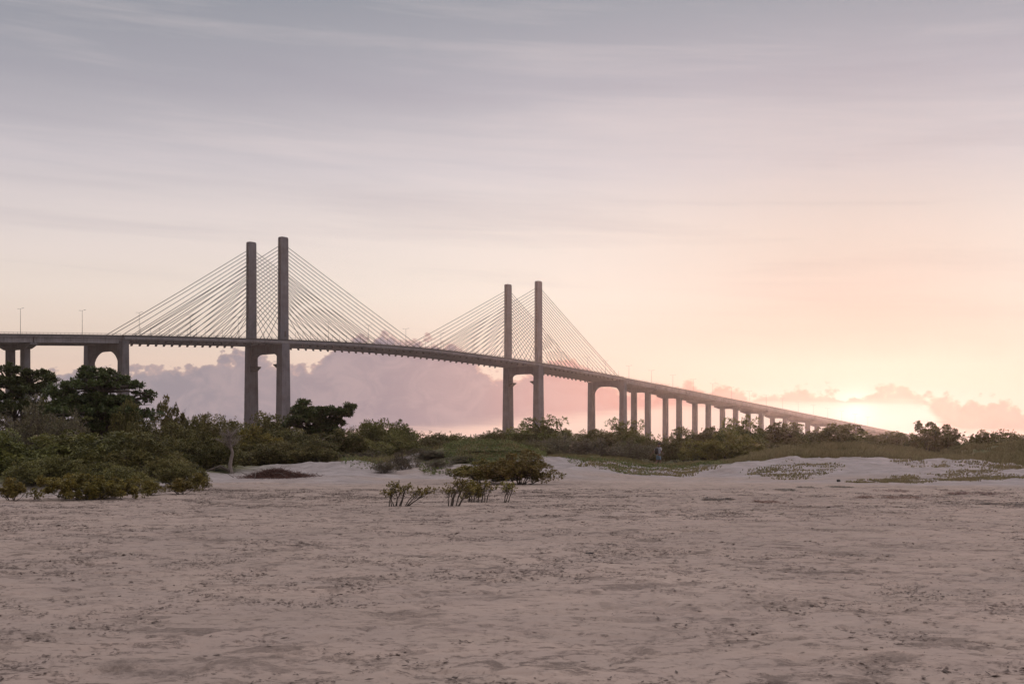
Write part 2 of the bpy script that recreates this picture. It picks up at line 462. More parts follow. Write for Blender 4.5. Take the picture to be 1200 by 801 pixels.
def rect(s, w, z, a, b): return [P(s - a / 2, w - b / 2, z), P(s + a / 2, w - b / 2, z), P(s + a / 2, w + b / 2, z), P(s - a / 2, w + b / 2, z)]
TOWERS = {}
for sT, ztop in ((0.0, 109.1), (212.0, 108.2)):
    zd = dz(sT)
    for w in (-12.5, 12.5):
        # lower leg
        mb = MB(); mb.loft([rect(sT, w, -3, 6.3, 5.0), rect(sT, w, 20, 5.7, 4.6), rect(sT, w, zd - 2.9, 5.0, 4.1), rect(sT, w, zd - 1.6, 5.0, 3.9)])
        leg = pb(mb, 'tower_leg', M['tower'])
        sg = -1 if w > 0 else 1
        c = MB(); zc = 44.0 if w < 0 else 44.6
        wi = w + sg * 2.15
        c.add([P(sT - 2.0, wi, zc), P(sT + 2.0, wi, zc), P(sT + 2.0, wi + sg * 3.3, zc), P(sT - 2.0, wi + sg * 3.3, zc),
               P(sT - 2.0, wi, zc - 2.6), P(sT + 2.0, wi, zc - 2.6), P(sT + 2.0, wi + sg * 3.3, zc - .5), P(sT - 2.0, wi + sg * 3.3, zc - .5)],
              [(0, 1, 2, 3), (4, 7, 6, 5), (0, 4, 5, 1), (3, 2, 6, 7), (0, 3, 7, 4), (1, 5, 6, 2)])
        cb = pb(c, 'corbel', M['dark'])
        cb.parent = leg
        # upper shaft: H plan with a slot for the cable anchors on both narrow faces
        def shaft(z, a, b, q=.75, sl=.55):
            pr = [(-a/2, -b/2), (a/2, -b/2), (a/2, -sl), (a/2 - q, -sl), (a/2 - q, sl), (a/2, sl), (a/2, b/2), (-a/2, b/2), (-a/2, sl), (-a/2 + q, sl), (-a/2 + q, -sl), (-a/2, -sl)]
            return [P(sT + x, w + y, z) for x, y in pr]
        mb = MB(); mb.loft([shaft(zd - 1.595, 5.1, 2.5, .3), shaft(zd + 6, 5.1, 2.4, .4), shaft(ztop - 1.0, 4.9, 2.3), shaft(ztop - .25, 4.5, 2.1, .7), shaft(ztop, 3.2, 1.7, .5)])
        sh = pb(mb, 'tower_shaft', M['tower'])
        TOWERS[(sT, w)] = sh
        # rows of anchor blocks set into the slots
        for sg2 in (-1, 1):
            ab = MB(); rings = []
            for i in range(18):
                zz = zd + 13 + (ztop - 4.6 - zd - 13) * i / 17
                for dz_, x_ in ((-.56, .05), (-.55, .42), (.55, .42), (.56, .05)):
                    rings.append([P(sT + sg2 * (1.72 + q_ * x_), w + y_, zz + dz_) for q_, y_ in ((0, -.45), (1, -.45), (1, .45), (0, .45))])
            ab.loft(rings)
            a_ = pb(ab, 'anchor_strip', M['dark']); a_.parent = sh
        if w > 0:
            d_ = MB(); d_.box(P(sT + .3, w + 1.27, zd + 2.6), (.55, .09, 1.5), (U, N, Z))
            q = pb(d_, 'door', M['dark']); q.parent = sh
    # arched crossbeam between the legs
    mb = MB(); rings = []
    wi = 10.75
    prof = []
    for w in np.linspace(-wi, wi, 41):
        e = abs(w); r = 4.6
        q = max(0, (e - (wi - r)) / r); q = min(q, .999)
        zb = zd - 7.0 - 3.6 * (1 - math.sqrt(1 - q * q))
        rings.append([P(sT - 2.1, w, zd - 2.36), P(sT + 2.1, w, zd - 2.36), P(sT + 2.1, w, zb), P(sT - 2.1, w, zb)])
    mb.loft(rings); pb(mb, 'crossbeam', M['tower'])
# arched piers at both ends of the cable span
for sT, ztopa, rx, rz in ((S_A, 45.9, 8.5, 8.0), (S_D, 44.9, 6.6, 6.6)):
    zd = dz(sT)
    mb = MB(); rings = []
    wi = 11.6
    for w in np.linspace(-wi, wi, 61):
        e = abs(w); q = min(max(0, (e - (wi - rx)) / rx), .9995)
        zb = ztopa - rz * (1 - math.sqrt(1 - q * q))
        rings.append([P(sT - 1.3, w, zd - 3.0), P(sT + 1.3, w, zd - 3.0), P(sT + 1.3, w, zb), P(sT - 1.3, w, zb)])
    mb.loft(rings)
    pier = pb(mb, 'arch_pier', M['concrete'])
    for w in (-13.5, 13.5):
        c = MB(); c.loft([rect(sT, w, -3, 4.4, 4.3), rect(sT, w, zd - 3.8, 3.3, 3.8), rect(sT, w, zd - 2.78, 3.3, 3.8)])
        if w: 
            q = pb(c, 'column', M['concrete']); q.parent = pier
    # headstock beneath the deck
    c = MB(); c.loft([[P(sT - 2.3, w, zd - 3.0 + .0), P(sT + 2.3, w, zd - 3.0), P(sT + 2.3, w, zd - 2.78), P(sT - 2.3, w, zd - 2.78)] for w in (-11.5, 11.5)])
    q = pb(c, 'bearing_plinth', M['concrete']); q.parent = pier
# ordinary piers
for s in piers:
    zd = dz(s) - 3.755
    if zd < 1.0: continue
    mb = MB()
    rings = []
    for w, dpt in ((-12.8, .9), (-12.8, .9), (-8.3, 2.4), (8.3, 2.4), (12.8, .9)):
        rings.append([P(s - 1.75, w, zd), P(s + 1.75, w, zd), P(s + 1.75, w, zd - dpt), P(s - 1.75, w, zd - dpt)])
    mb.loft(rings[1:])
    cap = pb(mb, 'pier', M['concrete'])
    for w in (-6, 6):
        c = MB(); c.loft([rect(s, w, -2.5, 2.9, 3.7), rect(s, w, zd - 2.395, 2.7, 3.5)])
        q = pb(c, 'column', M['concrete']); q.parent = cap

# stay cables
cables = []
for sT, ztop in ((0.0, 109.1), (212.0, 108.2)):
    zd = dz(sT)
    for w in (-12.5, 12.5):
        for sg in (-1, 1):
            back = (sT == 0 and sg < 0) or (sT > 0 and sg > 0)
            for i in range(18):
                far = 90.5 if back else 103.5
                near = 12.0
                off = near + (far - near) * i / 17
                if back and i >= 14: off = (76.5, 82.0, 87.5, 90.5)[i - 14]
                s = sT + sg * off
                zt = zd + 13.5 + (ztop - 4.4 - zd - 13.5) * (i / 17) ** .93
                cables.append((sT, w, sg, i, P(s, w * 1.09, dz(s) - 1.0), P(sT + sg * 1.95, w, zt)))
def cable_geo(mb, a, b):
    mid = (a + b) / 2 - Z * (.0035 * (b - a).length)
    mb.tube([a, (a + mid) / 2 - Z * .05, mid, (mid + b) / 2 - Z * .05, b], .155, 5, False)
def pipe_geo(mb, a, b):
    d = (b - a).normalized()
    mb.tube([a - d * .2, a + d * 3.0], [.24, .20], 6)
def anchor_geo(mb, a, b):
    d = (b - a).normalized()
    h = Vector((d.x, d.y, 0)).normalized()
    q = N
    c = a - Z * 1.5
    V = []
    for s_ in (-.35, .35):
        V += [c + q * s_ - h * .2, c + q * s_ + h * 1.0, c + q * s_ + h * .35 - Z * 1.0, c + q * s_ - h * .35 - Z * 1.0]
    mb.add(V, [(0, 1, 2, 3), (7, 6, 5, 4), (0, 4, 5, 1), (1, 5, 6, 2), (2, 6, 7, 3), (3, 7, 4, 0)])
cables.sort(key=lambda c: (-(c[1] > 0), -(c[5] - c[4]).length))
rest = MB()
for n_, (sT, w, sg, i, a, b) in enumerate(cables):
    if n_ < 100:
        mb = MB(); cable_geo(mb, a, b); o = pb(mb, 'stay_cable', M['cable'])
        mb = MB(); anchor_geo(mb, a, b); q = pb(mb, 'anchor', M['dark']); q.parent = o
        mb = MB(); pipe_geo(mb, a, b); q = pb(mb, 'guide_pipe', M['steel']); q.parent = o
    else:
        cable_geo(rest, a, b); anchor_geo(rest, a, b); pipe_geo(rest, a, b)
tag(pb(rest, 'stay_cable', M['cable']), kind='stuff')

# lamp posts on the deck
def lamp_post():
    root = empty('street_lamp')
    p = MB(); p.tube([(0, 0, 0), (0, 0, .8), (0, 0, 12.4)], [.17, .12, .07], 8); p.build('pole', M['steel'], root)
    a = MB(); a.tube([(-1.9, 0, 12.55), (-.9, 0, 12.5), (0, 0, 12.25), (.9, 0, 12.5), (1.9, 0, 12.55)], .055, 6); a.build('arm', M['steel'], root)
    for sg in (-1, 1):
        h = MB()
        h.loft([[(sg * 1.7, y, 12.50 + z) for y, z in ((-.12, 0), (.12, 0), (.08, .14), (-.08, .14))], [(sg * 2.1, y, 12.52 + z) for y, z in ((-.2, 0), (.2, 0), (.12, .17), (-.12, .17))],
                [(sg * 2.65, y, 12.58 + z) for y, z in ((-.1, 0), (.1, 0), (.06, .08), (-.06, .08))]])
        h.build('lamp_head', M['steel'], root)
    return root
ORD = ['first', 'second', 'third', 'fourth', 'fifth', 'sixth', 'seventh', 'eighth', 'ninth', 'tenth', 'eleventh', 'twelfth']
lamps = [(-166.5, 'cut off left'), (-137, ''), (-107, ''), (-77, ''), (-48, ''), (-18.7, '')] + [(12.5 + 30.2 * k, '') for k in range(7)] + [(223, ''), (253, ''), (283, '')] + [(304.5 + 29.7 * k, '') for k in range(16)]
left_l = ['thin double-headed lamp post on the deck above the left pair of columns', 'thin double-headed lamp post on the deck just left of the near arched pier',
          'thin lamp post just right of the near arched pier, behind the outermost cables', 'thin lamp post behind the middle of the near pylon\'s left cable fan',
          'thin lamp post behind the cables just left of the near pylon']
L0 = lamp_post(); first = True
nmid = nr_ = nfar = 0
for i, (s, _) in enumerate(lamps):
    if i == 0: continue
    if any(abs(s - t) < 3 for t in (0, 212)): continue
    o = L0 if first else copy_tree(L0); first = False
    o.location = P(s, 0, dz(s) - .96); o.rotation_euler = (0, 0, -TH)
    if i <= 5: lb = left_l[i - 1]
    elif s < 212:
        lb = 'thin lamp post on the main span, %s one right of the near pylon' % ORD[nmid]; nmid += 1
    elif s < 300:
        lb = 'thin lamp post behind the far pylon\'s right cable fan, %s one right of that pylon' % ORD[nfar]; nfar += 1
    else:
        lb = ('slender lamp post on the descending deck, %s one right of the last cable' % ORD[nr_]) if nr_ < 12 else 'slender faint lamp post far down the descending deck near the sun'; nr_ += 1
    tag(o, lb, 'street lamp', 'lamp posts along the bridge deck')

# small cars far down the descending deck
def car():
    root = empty('parked_car')
    b = MB(); st = [(-2.1, .45, .8, .75), (-1.9, .3, .95, .85), (-.9, .28, .95, .87), (.7, .28, .95, .87), (1.8, .3, .78, .85), (2.1, .42, .65, .72)]
    b.loft([[(x, -hw, z0), (x, hw, z0), (x, hw * .96, z1), (x, -hw * .96, z1)] for x, z0, z1, hw in st]); b.build('body', M['carpaint'], root, True)
    c = MB(); c.loft([[(-1.7 + k, -.78 * q, z), (1.0 - k2, -.78 * q, z), (1.0 - k2, .78 * q, z), (-1.7 + k, .78 * q, z)] for k, k2, q, z in ((0, 0, 1, .94), (.35, .75, .82, 1.42), (.5, .9, .7, 1.46))])
    c.build('cabin', M['dark'], root)
    for x in (-1.3, 1.3):
        for y in (-.75, .75):
            w = MB(); w.tube([(x, y - .1, .31), (x, y + .1, .31)], .31, 14); w.build('wheel', M['dark'], root)
    return root
M['carpaint'] = flat('car_paint', (.12, .11, .12), .3)
c0 = car(); c0.name = 'car'
for k, (px, w, lb) in enumerate(((901.5, 5.0, 'small dark car on the descending deck, leftmost of three specks left of the sun'),
                               (908.5, 5.0, 'small dark car on the descending deck, middle one of three specks'),
                               (916.0, 5.0, 'small dark car on the descending deck, rightmost of three, nearest the sun'))):
    kk = (px - 600) / F; p0 = BO + N * w
    s = (kk * p0.y - p0.x) / (U.x - kk * U.y)
    o = c0 if k == 0 else copy_tree(c0)
    o.location = P(s, w, dz(s) - .955); o.rotation_euler = (0, math.atan(.072), math.pi / 2 - TH)
    tag(o, lb, 'car', 'cars on the bridge')

# ------------------------------------------------------------------ vegetation
def rosettes(tips, dirs, per, L, W, rg, spread=.9, droop=.0):
    """clusters of small leaves at twig tips; returns (n,4,3) and per-leaf value"""
    n = len(tips)
    T = np.repeat(tips, per, 0); D = np.repeat(dirs, per, 0)
    rv = rg.normal(size=T.shape); rv /= np.linalg.norm(rv, axis=1, keepdims=True)
    A = D * (1 - spread * .45) + rv * spread; A[:, 2] += .12 - droop
    A /= np.linalg.norm(A, axis=1, keepdims=True)
    up = np.array([0, 0, 1.0]) + rg.normal(size=T.shape) * .45
    S = np.cross(A, up); S /= np.linalg.norm(S, axis=1, keepdims=True) + 1e-9
    Nn = np.cross(S, A)
    l = (L * rg.uniform(.65, 1.25, len(T)))[:, None]; w = (W * rg.uniform(.7, 1.2, len(T)))[:, None]
    base = T + rv * L * .22
    q = np.stack([base, base + A * l * .5 + S * w * .5 - Nn * l * .05, base + A * l - Nn * l * .12, base + A * l * .5 - S * w * .5 - Nn * l * .05], 1)
    var = np.clip(np.repeat(rg.random(n), per) * .65 + rg.random(len(T)) * .35, 0, 1)
    return q, var

def crown_tips(puffs, n, rg, shell=(.72, 1.05), bottom=-.35, hole=.45):
    P_ = np.array(puffs, float)
    ar = (P_[:, 3] * P_[:, 4] * P_[:, 5]) ** (2 / 3); pr = ar / ar.sum()
    k = rg.choice(len(P_), n * 3, p=pr)
    d = rg.normal(size=(n * 3, 3)); d /= np.linalg.norm(d, axis=1, keepdims=True)
    ok = d[:, 2] > bottom - rg.random(n * 3) * .3
    k = k[ok]; d = d[ok]
    # lumpy surface so that the outline is uneven
    a = np.arctan2(d[:, 1], d[:, 0])
    lump = 1 + .16 * np.sin(a * 3 + k * 1.7 + d[:, 2] * 4) + .10 * np.sin(a * 7 + k * 2.9 - d[:, 2] * 7)
    r = rg.uniform(*shell, len(k)) * lump
    c = P_[k]
    pos = c[:, :3] + d * c[:, 3:6] * r[:, None]
    h = np.sin(pos[:, 0] * 4.1 + k) * np.sin(pos[:, 1] * 3.7 + 2 * k) * np.sin(pos[:, 2] * 4.6 + .5 * k)
    ok = (h > -hole * rg.random(len(h)) - .05) | (rg.random(len(h)) < .45)
    ok &= pos[:, 2] > .03
    pos = pos[ok][:n]; d = d[ok][:n]
    return pos, d

def clumps(puffs, tips, rg, r, hole=.45, flat=.75, bottom=-.15, per_clump=16):
    """many small leaf heads seated on the lobes, each with its own shade"""
    nc = max(12, int(tips / per_clump * .8))
    c, cd = crown_tips(puffs, nc, rg, (.74, 1.02), -.45, hole)
    rr = r * rg.uniform(.6, 1.35, len(c))
    k = np.repeat(np.arange(len(c)), per_clump)
    d = rg.normal(size=(len(k), 3)); d[:, 2] += .35; d = d + cd[k] * .5; d /= np.linalg.norm(d, axis=1, keepdims=True)
    sh = rg.uniform(.62, 1.05, len(k))
    pos = c[k] + d * (rr[k] * sh)[:, None] * np.array([1, 1, flat])
    ok = pos[:, 2] > .03
    cv = rg.random(len(c))[k]
    return pos[ok], d[ok], cv[ok]

def branches(mb, puffs, rg, r0, base_spread=.25, twigs=2):
    for (cx, cy, cz, rx, ry, rz) in puffs:
        b = np.array([rg.normal() * base_spread * .4 + cx * .08, rg.normal() * base_spread * .4 + cy * .08, -.15])
        e = np.array([cx, cy, cz])
        m1 = b * .62 + e * .38 + rg.normal(size=3) * .10 * (cz + .2); m2 = b * .3 + e * .7 + rg.normal(size=3) * .10 * (cz + .2)
        m1[2] = max(m1[2], .05)
        mb.tube([b, m1, m2, e], [r0, r0 * .75, r0 * .5, r0 * .25], 5)
        for _ in range(twigs):
            d = rg.normal(size=3); d /= np.linalg.norm(d); d[2] = abs(d[2]) * .8
            mb.tube([m2, (m2 + e) / 2 + d * .3 * rx, e + d * np.array([rx, ry, rz]) * .9], [r0 * .4, r0 * .25, r0 * .1], 4)

PROTO = {}
def make_proto(key, w, h, n_puffs, tips, per, L, W, mat, seed, dome=1.0, hole=.45, low=.12, stem=.05, spread=.95, obj='shrub', bare=0.0, barkm='bark', csize=None):
    rg = np.random.default_rng(seed)
    puffs = []
    for i in range(n_puffs):
        a = i * 2.399 + rg.random() * .7
        rr = math.sqrt((i + .4) / n_puffs) * .36
        x, y = math.cos(a) * rr * w, math.sin(a) * rr * w
        edge = rr / .36
        top = h * (1 - .42 * edge ** 2 * dome) * rg.uniform(.64, 1.06)
        rx = w * rg.uniform(.15, .23); rz = min(top * .48, h * rg.uniform(.20, .30))
        zc = top - rz
        puffs.append((x, y, zc, rx, rx * rg.uniform(.85, 1.15), rz))
        if zc - rz > h * low + .15:     # lower skirt of foliage
            puffs.append((x * 1.08, y * 1.08, max(h * low + rz * .6, zc * .45), rx * .95, rx * .95, max(.15, zc * .42)))
    tips = int(tips * 1.6)
    pos, d, cv = clumps(puffs, tips, rg, csize or min(.52, .13 * h + .05), hole)
    q, var = rosettes(pos, d, per, L, W, rg, spread)
    var = np.clip(var * .6 + np.repeat(cv, per) * .4, 0, 1)
    me_l = quads_mesh(key + '_foliage', q, M[mat], var)
    mb = MB(); branches(mb, puffs, rg, stem, .25 * w * .2)
    if bare:
        for i in range(int(bare)):
            p_ = pos[rg.integers(len(pos))]
            dd = rg.normal(size=3) * .5; dd[2] = abs(dd[2]) + .5; dd /= np.linalg.norm(dd)
            mb.tube([p_ - dd * .3, p_ + dd * .25 + rg.normal(size=3) * .05, p_ + dd * rg.uniform(.3, .6) + rg.normal(size=3) * .08], [.014, .010, .004], 4)
    me_t = mb.mesh(key + '_stem', M[barkm])
    PROTO[key] = (me_l, me_t, w, h)

# scrub kinds (width, height in metres)
make_proto('olive1', 5.2, 3.2, 9, 2300, 7, .15, .075, 'leaf_olive', 1, bare=20)
make_proto('olive2', 5.0, 2.9, 8, 2300, 7, .14, .07, 'leaf_olive', 2, 1.2)
make_proto('olive3', 6.0, 3.4, 11, 2600, 7, .16, .08, 'leaf_olive', 3, .8, bare=25)
make_proto('green1', 5.0, 3.4, 9, 2300, 7, .17, .085, 'leaf_green', 4)
make_proto('green2', 4.2, 3.4, 7, 1900, 7, .18, .09, 'leaf_green', 5, .7, .6)
make_proto('green3', 6.2, 3.3, 11, 2700, 7, .16, .08, 'leaf_green', 6, 1.1)
make_proto('yellow1', 3.6, .95, 13, 2600, 7, .085, .048, 'leaf_yellow', 7, .12, .4, .1, .02, csize=.11)
make_proto('yellow2', 1.5, .95, 7, 500, 7, .08, .046, 'leaf_yellow', 8, .7, .6, .38, .018)
make_proto('yellow3', 4.4, 2.2, 11, 2700, 7, .11, .06, 'leaf_yellow', 9, .9, .4, .03, .03, csize=.2)
make_proto('clump', 3.0, 1.5, 12, 1500, 7, .10, .055, 'leaf_yellow', 19, .75, .7, .22, .026, csize=.19)
make_proto('grey1', 4.6, 2.8, 9, 1500, 6, .12, .05, 'leaf_grey', 10, 1.1, .8, .1, .04, bare=220)
make_proto('grey2', 4.6, 2.6, 9, 1300, 6, .12, .05, 'leaf_grey', 12, .9, .9, .1, .04, bare=260)
make_proto('airy1', 4.2, 3.6, 9, 1100, 6, .19, .11, 'leaf_olive', 13, .8, .9, .15, .05, bare=30, csize=.26)
make_proto('airy2', 3.6, 3.2, 8, 800, 6, .19, .11, 'leaf_olive', 14, .5, .9, .2, .05, bare=24, csize=.26)

def make_tiered(key, tiers, tips, L, W, seed, trunk_pts, tr):
    rg = np.random.default_rng(seed)
    pos, d, cv = clumps(tiers, tips, rg, .19, .35, .6, per_clump=9)
    q, var = rosettes(pos, d * np.array([1, 1, .6]), 8, L, W, rg, .95)
    var = np.clip(var * .6 + np.repeat(cv, 8) * .4, 0, 1)
    me_l = quads_mesh(key + '_crown', q, M['leaf_almond'], var)
    mb = MB(); mb.tube(trunk_pts, tr, 8)
    tp = [Vector(p) for p in trunk_pts]
    for (cx, cy, cz, rx, ry, rz) in tiers:
        # limb leaves the trunk a little below its tier
        best = min(tp, key=lambda p: abs(p.z - (cz - .5)))
        e = Vector((cx, cy, cz - rz * .3))
        mb.tube([best, best.lerp(e, .5) + Z * .1, e], [.08, .055, .025], 5)
        for _ in range(4):
            mb.tube([best.lerp(e, .6), e + Vector((rg.normal() * rx * .6, rg.normal() * ry * .6, rg.normal() * .1))], [.04, .012], 4)
    me_t = mb.mesh(key + '_trunk', M['bark'])
    w = max(t[0] + t[3] for t in tiers) - min(t[0] - t[3] for t in tiers); h = max(t[2] + t[5] for t in tiers)
    PROTO[key] = (me_l, me_t, w, h)
def tiers_from(px0, d, rows, seed, depth=.8):
    """rows: (px centre, row, half width px, half height px) of each leaf tier as seen in the photo"""
    rg = np.random.default_rng(seed); k = d / F; out = []
    base = tz((px0 - 600) / F * d, d)
    for (px, y, hw, hh) in rows:
        z = EYE + (HOR - y) * k - base
        for j in range(3):
            out.append(((px - px0) * k + rg.normal() * .1, rg.uniform(-depth, depth) * hw * k, z + rg.normal() * .06, hw * k * rg.uniform(.75, 1), hw * k * rg.uniform(.6, .9), hh * k * .55))
    return out

count = {}
def place(kind, px, ytop, d, wpx, label, name='shrub', cat='shrub', group='dune scrub', rz=None, dy=0.0, parts=('foliage', 'stem')):
    me_l, me_t, w0, h0 = PROTO[kind]
    p = G(px, d)
    h = EYE + (HOR - ytop) / F * d - p.z
    w = wpx / F * d
    root = empty(name, p, random.uniform(0, 6.28) if rz is None else rz)
    root.scale = (w / w0, w / w0, h / h0)
    link(me_l, parts[0], root); link(me_t, parts[1], root)
    tag(root, label, cat, group)
    return root

# --- two broad leaved trees with layered crowns, and the half hidden one at the left edge
d1 = 76
make_tiered('tier1', tiers_from(118, d1, [(124, 436, 10, 5), (100, 437, 10, 7), (112, 443, 20, 5), (136, 445, 16, 4.5), (105, 454, 38, 6), (142, 455, 22, 5), (162, 452, 8, 3.5), (174, 463, 9, 3.5),
      (70, 462, 22, 7), (150, 470, 26, 6), (110, 470, 50, 8), (168, 483, 10, 5), (120, 485, 55, 9), (150, 492, 22, 8), (90, 500, 40, 9), (112, 476, 26, 22), (90, 482, 30, 22), (138, 486, 22, 20)], 21), 8500, .16, .09, 22,
      [(0, 0, -.4), (.1, 0, 1.0), (-.1, .1, 2.2), (.1, 0, 3.5), (.2, 0, 4.6), (.3, 0, 5.4)], [.22, .2, .17, .13, .09, .05])
place('tier1', 118, 429, d1, PROTO['tier1'][2] / d1 * F, 'tall dark broad-leaved tree with layered crown below the near arched pier', 'broadleaf_tree', 'tree', 'trees', 0, parts=('crown', 'trunk'))
d2 = 80
make_tiered('tier2', tiers_from(16, d2, [(8, 436, 16, 7), (40, 440, 16, 6), (52, 447, 12, 6), (10, 450, 30, 8), (40, 458, 26, 8), (-10, 465, 40, 9), (30, 480, 34, 10), (-20, 485, 30, 10)], 23), 5000, .16, .09, 24,
      [(0, 0, -.4), (.1, 0, 1.2), (0, .1, 2.6), (.1, 0, 4.6)], [.2, .18, .14, .06])
place('tier2', 16, 429, d2, PROTO['tier2'][2] / d2 * F, 'dark broad-leaved tree at the left edge below the paired columns', 'broadleaf_tree', 'tree', 'trees', 0, parts=('crown', 'trunk'))
d3 = 96
make_tiered('tier3', tiers_from(372, d3, [(355, 474, 8, 5), (353, 481, 11, 7), (368, 482, 12, 6), (385, 484, 14, 7), (402, 483, 12, 5), (411, 478, 7, 4), (362, 492, 20, 9), (388, 495, 14, 8), (345, 494, 10, 9), (375, 506, 22, 10)], 25), 4200, .20, .12, 26,
      [(0, 0, -.4), (.1, 0, .9), (-.1, 0, 1.9), (0, 0, 3.2)], [.2, .18, .13, .05])
place('tier3', 372, 470, d3, PROTO['tier3'][2] / d3 * F, 'dark glossy-leaved tree right of the near pylon with a branch reaching right', 'broadleaf_tree', 'tree', 'trees', 0, parts=('crown', 'trunk'))

S = place
S('airy2', 197, 466, 84, 40, 'thin sapling with sparse leaves against the sky right of the layered tree', 'sapling', 'tree', 'trees', parts=('crown', 'trunk'))
# --- low bushes at the edge of the sand, left
S('yellow2', 14, 561, 40.5, 48, 'small yellow-green bush on the sand, leftmost at the picture edge')
S('yellow1', 106, 558, 41.5, 122, 'long low yellow-green hedge-like bush on the sand at left')
S('yellow2', 176, 563, 45, 34, 'thin low bush with bare stems right of the long low yellow-green bush')
S('yellow2', 212, 561, 46, 46, 'low bush with dark stems ending the left thicket on the sand')
S('yellow2', 232, 555, 50, 34, 'small dark rounded bush, rightmost of the low ones at left')
# --- dense thicket, left
S('green3', 14, 503, 58, 150, 'dense green bush behind the leftmost small yellow-green bush')
S('green1', 88, 500, 60, 135, 'broad bright green bush in front of the layered tree')
S('olive2', 52, 528, 52, 90, 'dark olive bush between the two low bushes at far left')
S('olive2', 134, 533, 48, 90, 'domed olive-yellow bush rising behind the long low bush')
S('olive1', 172, 508, 60, 105, 'leafy olive bush right of the broad bright green one')
S('olive2', 205, 530, 54, 72, 'dark olive bush above the low bush that ends the left thicket')
S('grey1', 48, 462, 70, 118, 'greyish twiggy bush in front of the trees at left')
S('green1', 52, 452, 80, 56, 'green bush filling the gap between the two layered trees at left')
S('olive1', 150, 474, 74, 60, 'olive bush below the right half of the layered tree')
S('green2', 118, 466, 82, 84, 'dark green bush filling the hollow under the layered tree')
S('grey2', 80, 482, 66, 70, 'brownish dry bush under the layered tree')
S('green2', 160, 487, 70, 60, 'green bush below the right tip of the layered tree')
S('green1', 215, 481, 92, 34, 'small dark green bush on the skyline left of the near pylon legs')
S('olive3', 250, 480, 95, 76, 'feathery olive bush on the skyline just left of the near pylon legs')
S('green3', 308, 483, 108, 120, 'wide green bush hiding the foot of the near pylon')
S('olive1', 205, 497, 76, 82, 'olive bush behind the dark ones, left of the dead tree')
S('green1', 243, 505, 74, 76, 'full green bush directly left of the dead tree')
S('yellow3', 300, 497, 86, 70, 'yellowish bush right of the bleached dead tree')
S('olive2', 318, 510, 84, 90, 'olive bush above the brown brush heap')
S('olive3', 345, 500, 90, 80, 'olive bush left below the dark glossy tree')
S('green2', 398, 502, 90, 76, 'green bush under the reaching branch of the dark glossy tree')
S('olive1', 370, 515, 84, 70, 'low olive bush on the crest above the pale sand bank')
S('green1', 440, 487, 104, 62, 'tall green bush, left of the twin-topped bushes at mid left')
S('green2', 470, 491, 108, 44, 'narrow green bush at the right end of the tall mid-left group')
S('olive2', 425, 507, 92, 70, 'olive bush in front of the tall mid-left green bushes')
S('green3', 465, 508, 98, 76, 'low green bush below the narrow one at mid left')
S('grey2', 432, 528, 82, 66, 'brownish dry grassy bush on the sand bank at mid left')
S('green2', 508, 507, 116, 44, 'green bush on the skyline midway between the pylons')
S('green1', 532, 506, 122, 40, 'small rounded bush on the skyline right of the midpoint between pylons')
S('olive2', 558, 508, 120, 44, 'low olive bush on the skyline left of the far pylon')
S('green2', 578, 501, 128, 44, 'dark green bush on the skyline just left of the far pylon foot')
S('olive1', 505, 514, 104, 70, 'olive bush behind the gully in the middle of the bank')
S('olive3', 550, 514, 104, 90, 'wide olive bush behind the green mound in the middle')
# --- middle and right
S('green1', 601, 503, 132, 36, 'small dark bush at the foot of the far pylon left leg')
S('green3', 634, 487, 136, 112, 'big rounded dark bush hiding the right leg of the far pylon')
S('olive2', 600, 514, 110, 76, 'olive bush below the big rounded dark one')
S('grey1', 655, 506, 116, 92, 'greyish brown bush right of the green mound')
S('olive3', 688, 500, 130, 70, 'olive bush left of the far arched pier')
S('green3', 727, 490, 134, 84, 'rounded bush in front of the right leg of the far arched pier')
S('olive1', 710, 508, 122, 70, 'olive bush lower left of the rounded bush at the arched pier')
S('grey2', 694, 514, 112, 92, 'wide grey-brown twiggy bush above the low creepers')
S('grey1', 742, 512, 116, 68, 'grey-brown bush with pale bare branches left of the walker')
S('olive2', 768, 510, 124, 60, 'dark bush behind the walker')
S('olive1', 800, 503, 126, 66, 'bush right of the walker with a ragged top')
S('olive3', 832, 497, 124, 76, 'tall olive bush under the second and third columns right of the walker')
S('green3', 868, 487, 122, 80, 'tallest bush at mid right, its top cutting the bridge deck piers')
S('yellow3', 846, 506, 110, 104, 'broad golden olive bush in front of the tallest mid-right bush')
S('olive2', 892, 512, 112, 70, 'rounded olive bush where the right grass dune begins')
S('airy1', 906, 491, 130, 52, 'loose-leaved bush right of the tallest mid-right bush')
S('olive1', 930, 497, 130, 66, 'brownish bush under the low right end of the bridge deck')
S('olive3', 962, 500, 132, 70, 'broad bush left of the sun glow under the deck')
S('airy1', 985, 493, 134, 72, 'airy bush crossing the deck just below the sun')
S('olive2', 1016, 504, 132, 66, 'low bush right of the sun where the deck disappears')
S('olive1', 1050, 507, 132, 60, 'low bush left of the open-crowned tree at right')
S('airy1', 1088, 490, 126, 50, 'open-crowned tree with sky showing through at right', 'small_tree', 'tree', 'trees', parts=('crown', 'trunk'))
S('airy2', 1112, 499, 126, 34, 'small loose tree right beside the open-crowned one', 'small_tree', 'tree', 'trees', parts=('crown', 'trunk'))
S('olive3', 1090, 512, 128, 80, 'dense low bush under the open-crowned tree')
S('airy2', 1148, 504, 130, 34, 'spiky-topped bush in the gap right of the open-crowned tree')
S('olive2', 1140, 513, 130, 60, 'low brownish bush below the spiky-topped one')
S('airy1', 1172, 504, 132, 52, 'ragged bush on the skyline second from the right edge')
S('green1', 1198, 507, 132, 50, 'dark bush on the skyline at the right edge')
S('olive1', 1178, 515, 126, 70, 'low olive bush behind the right grass dune')
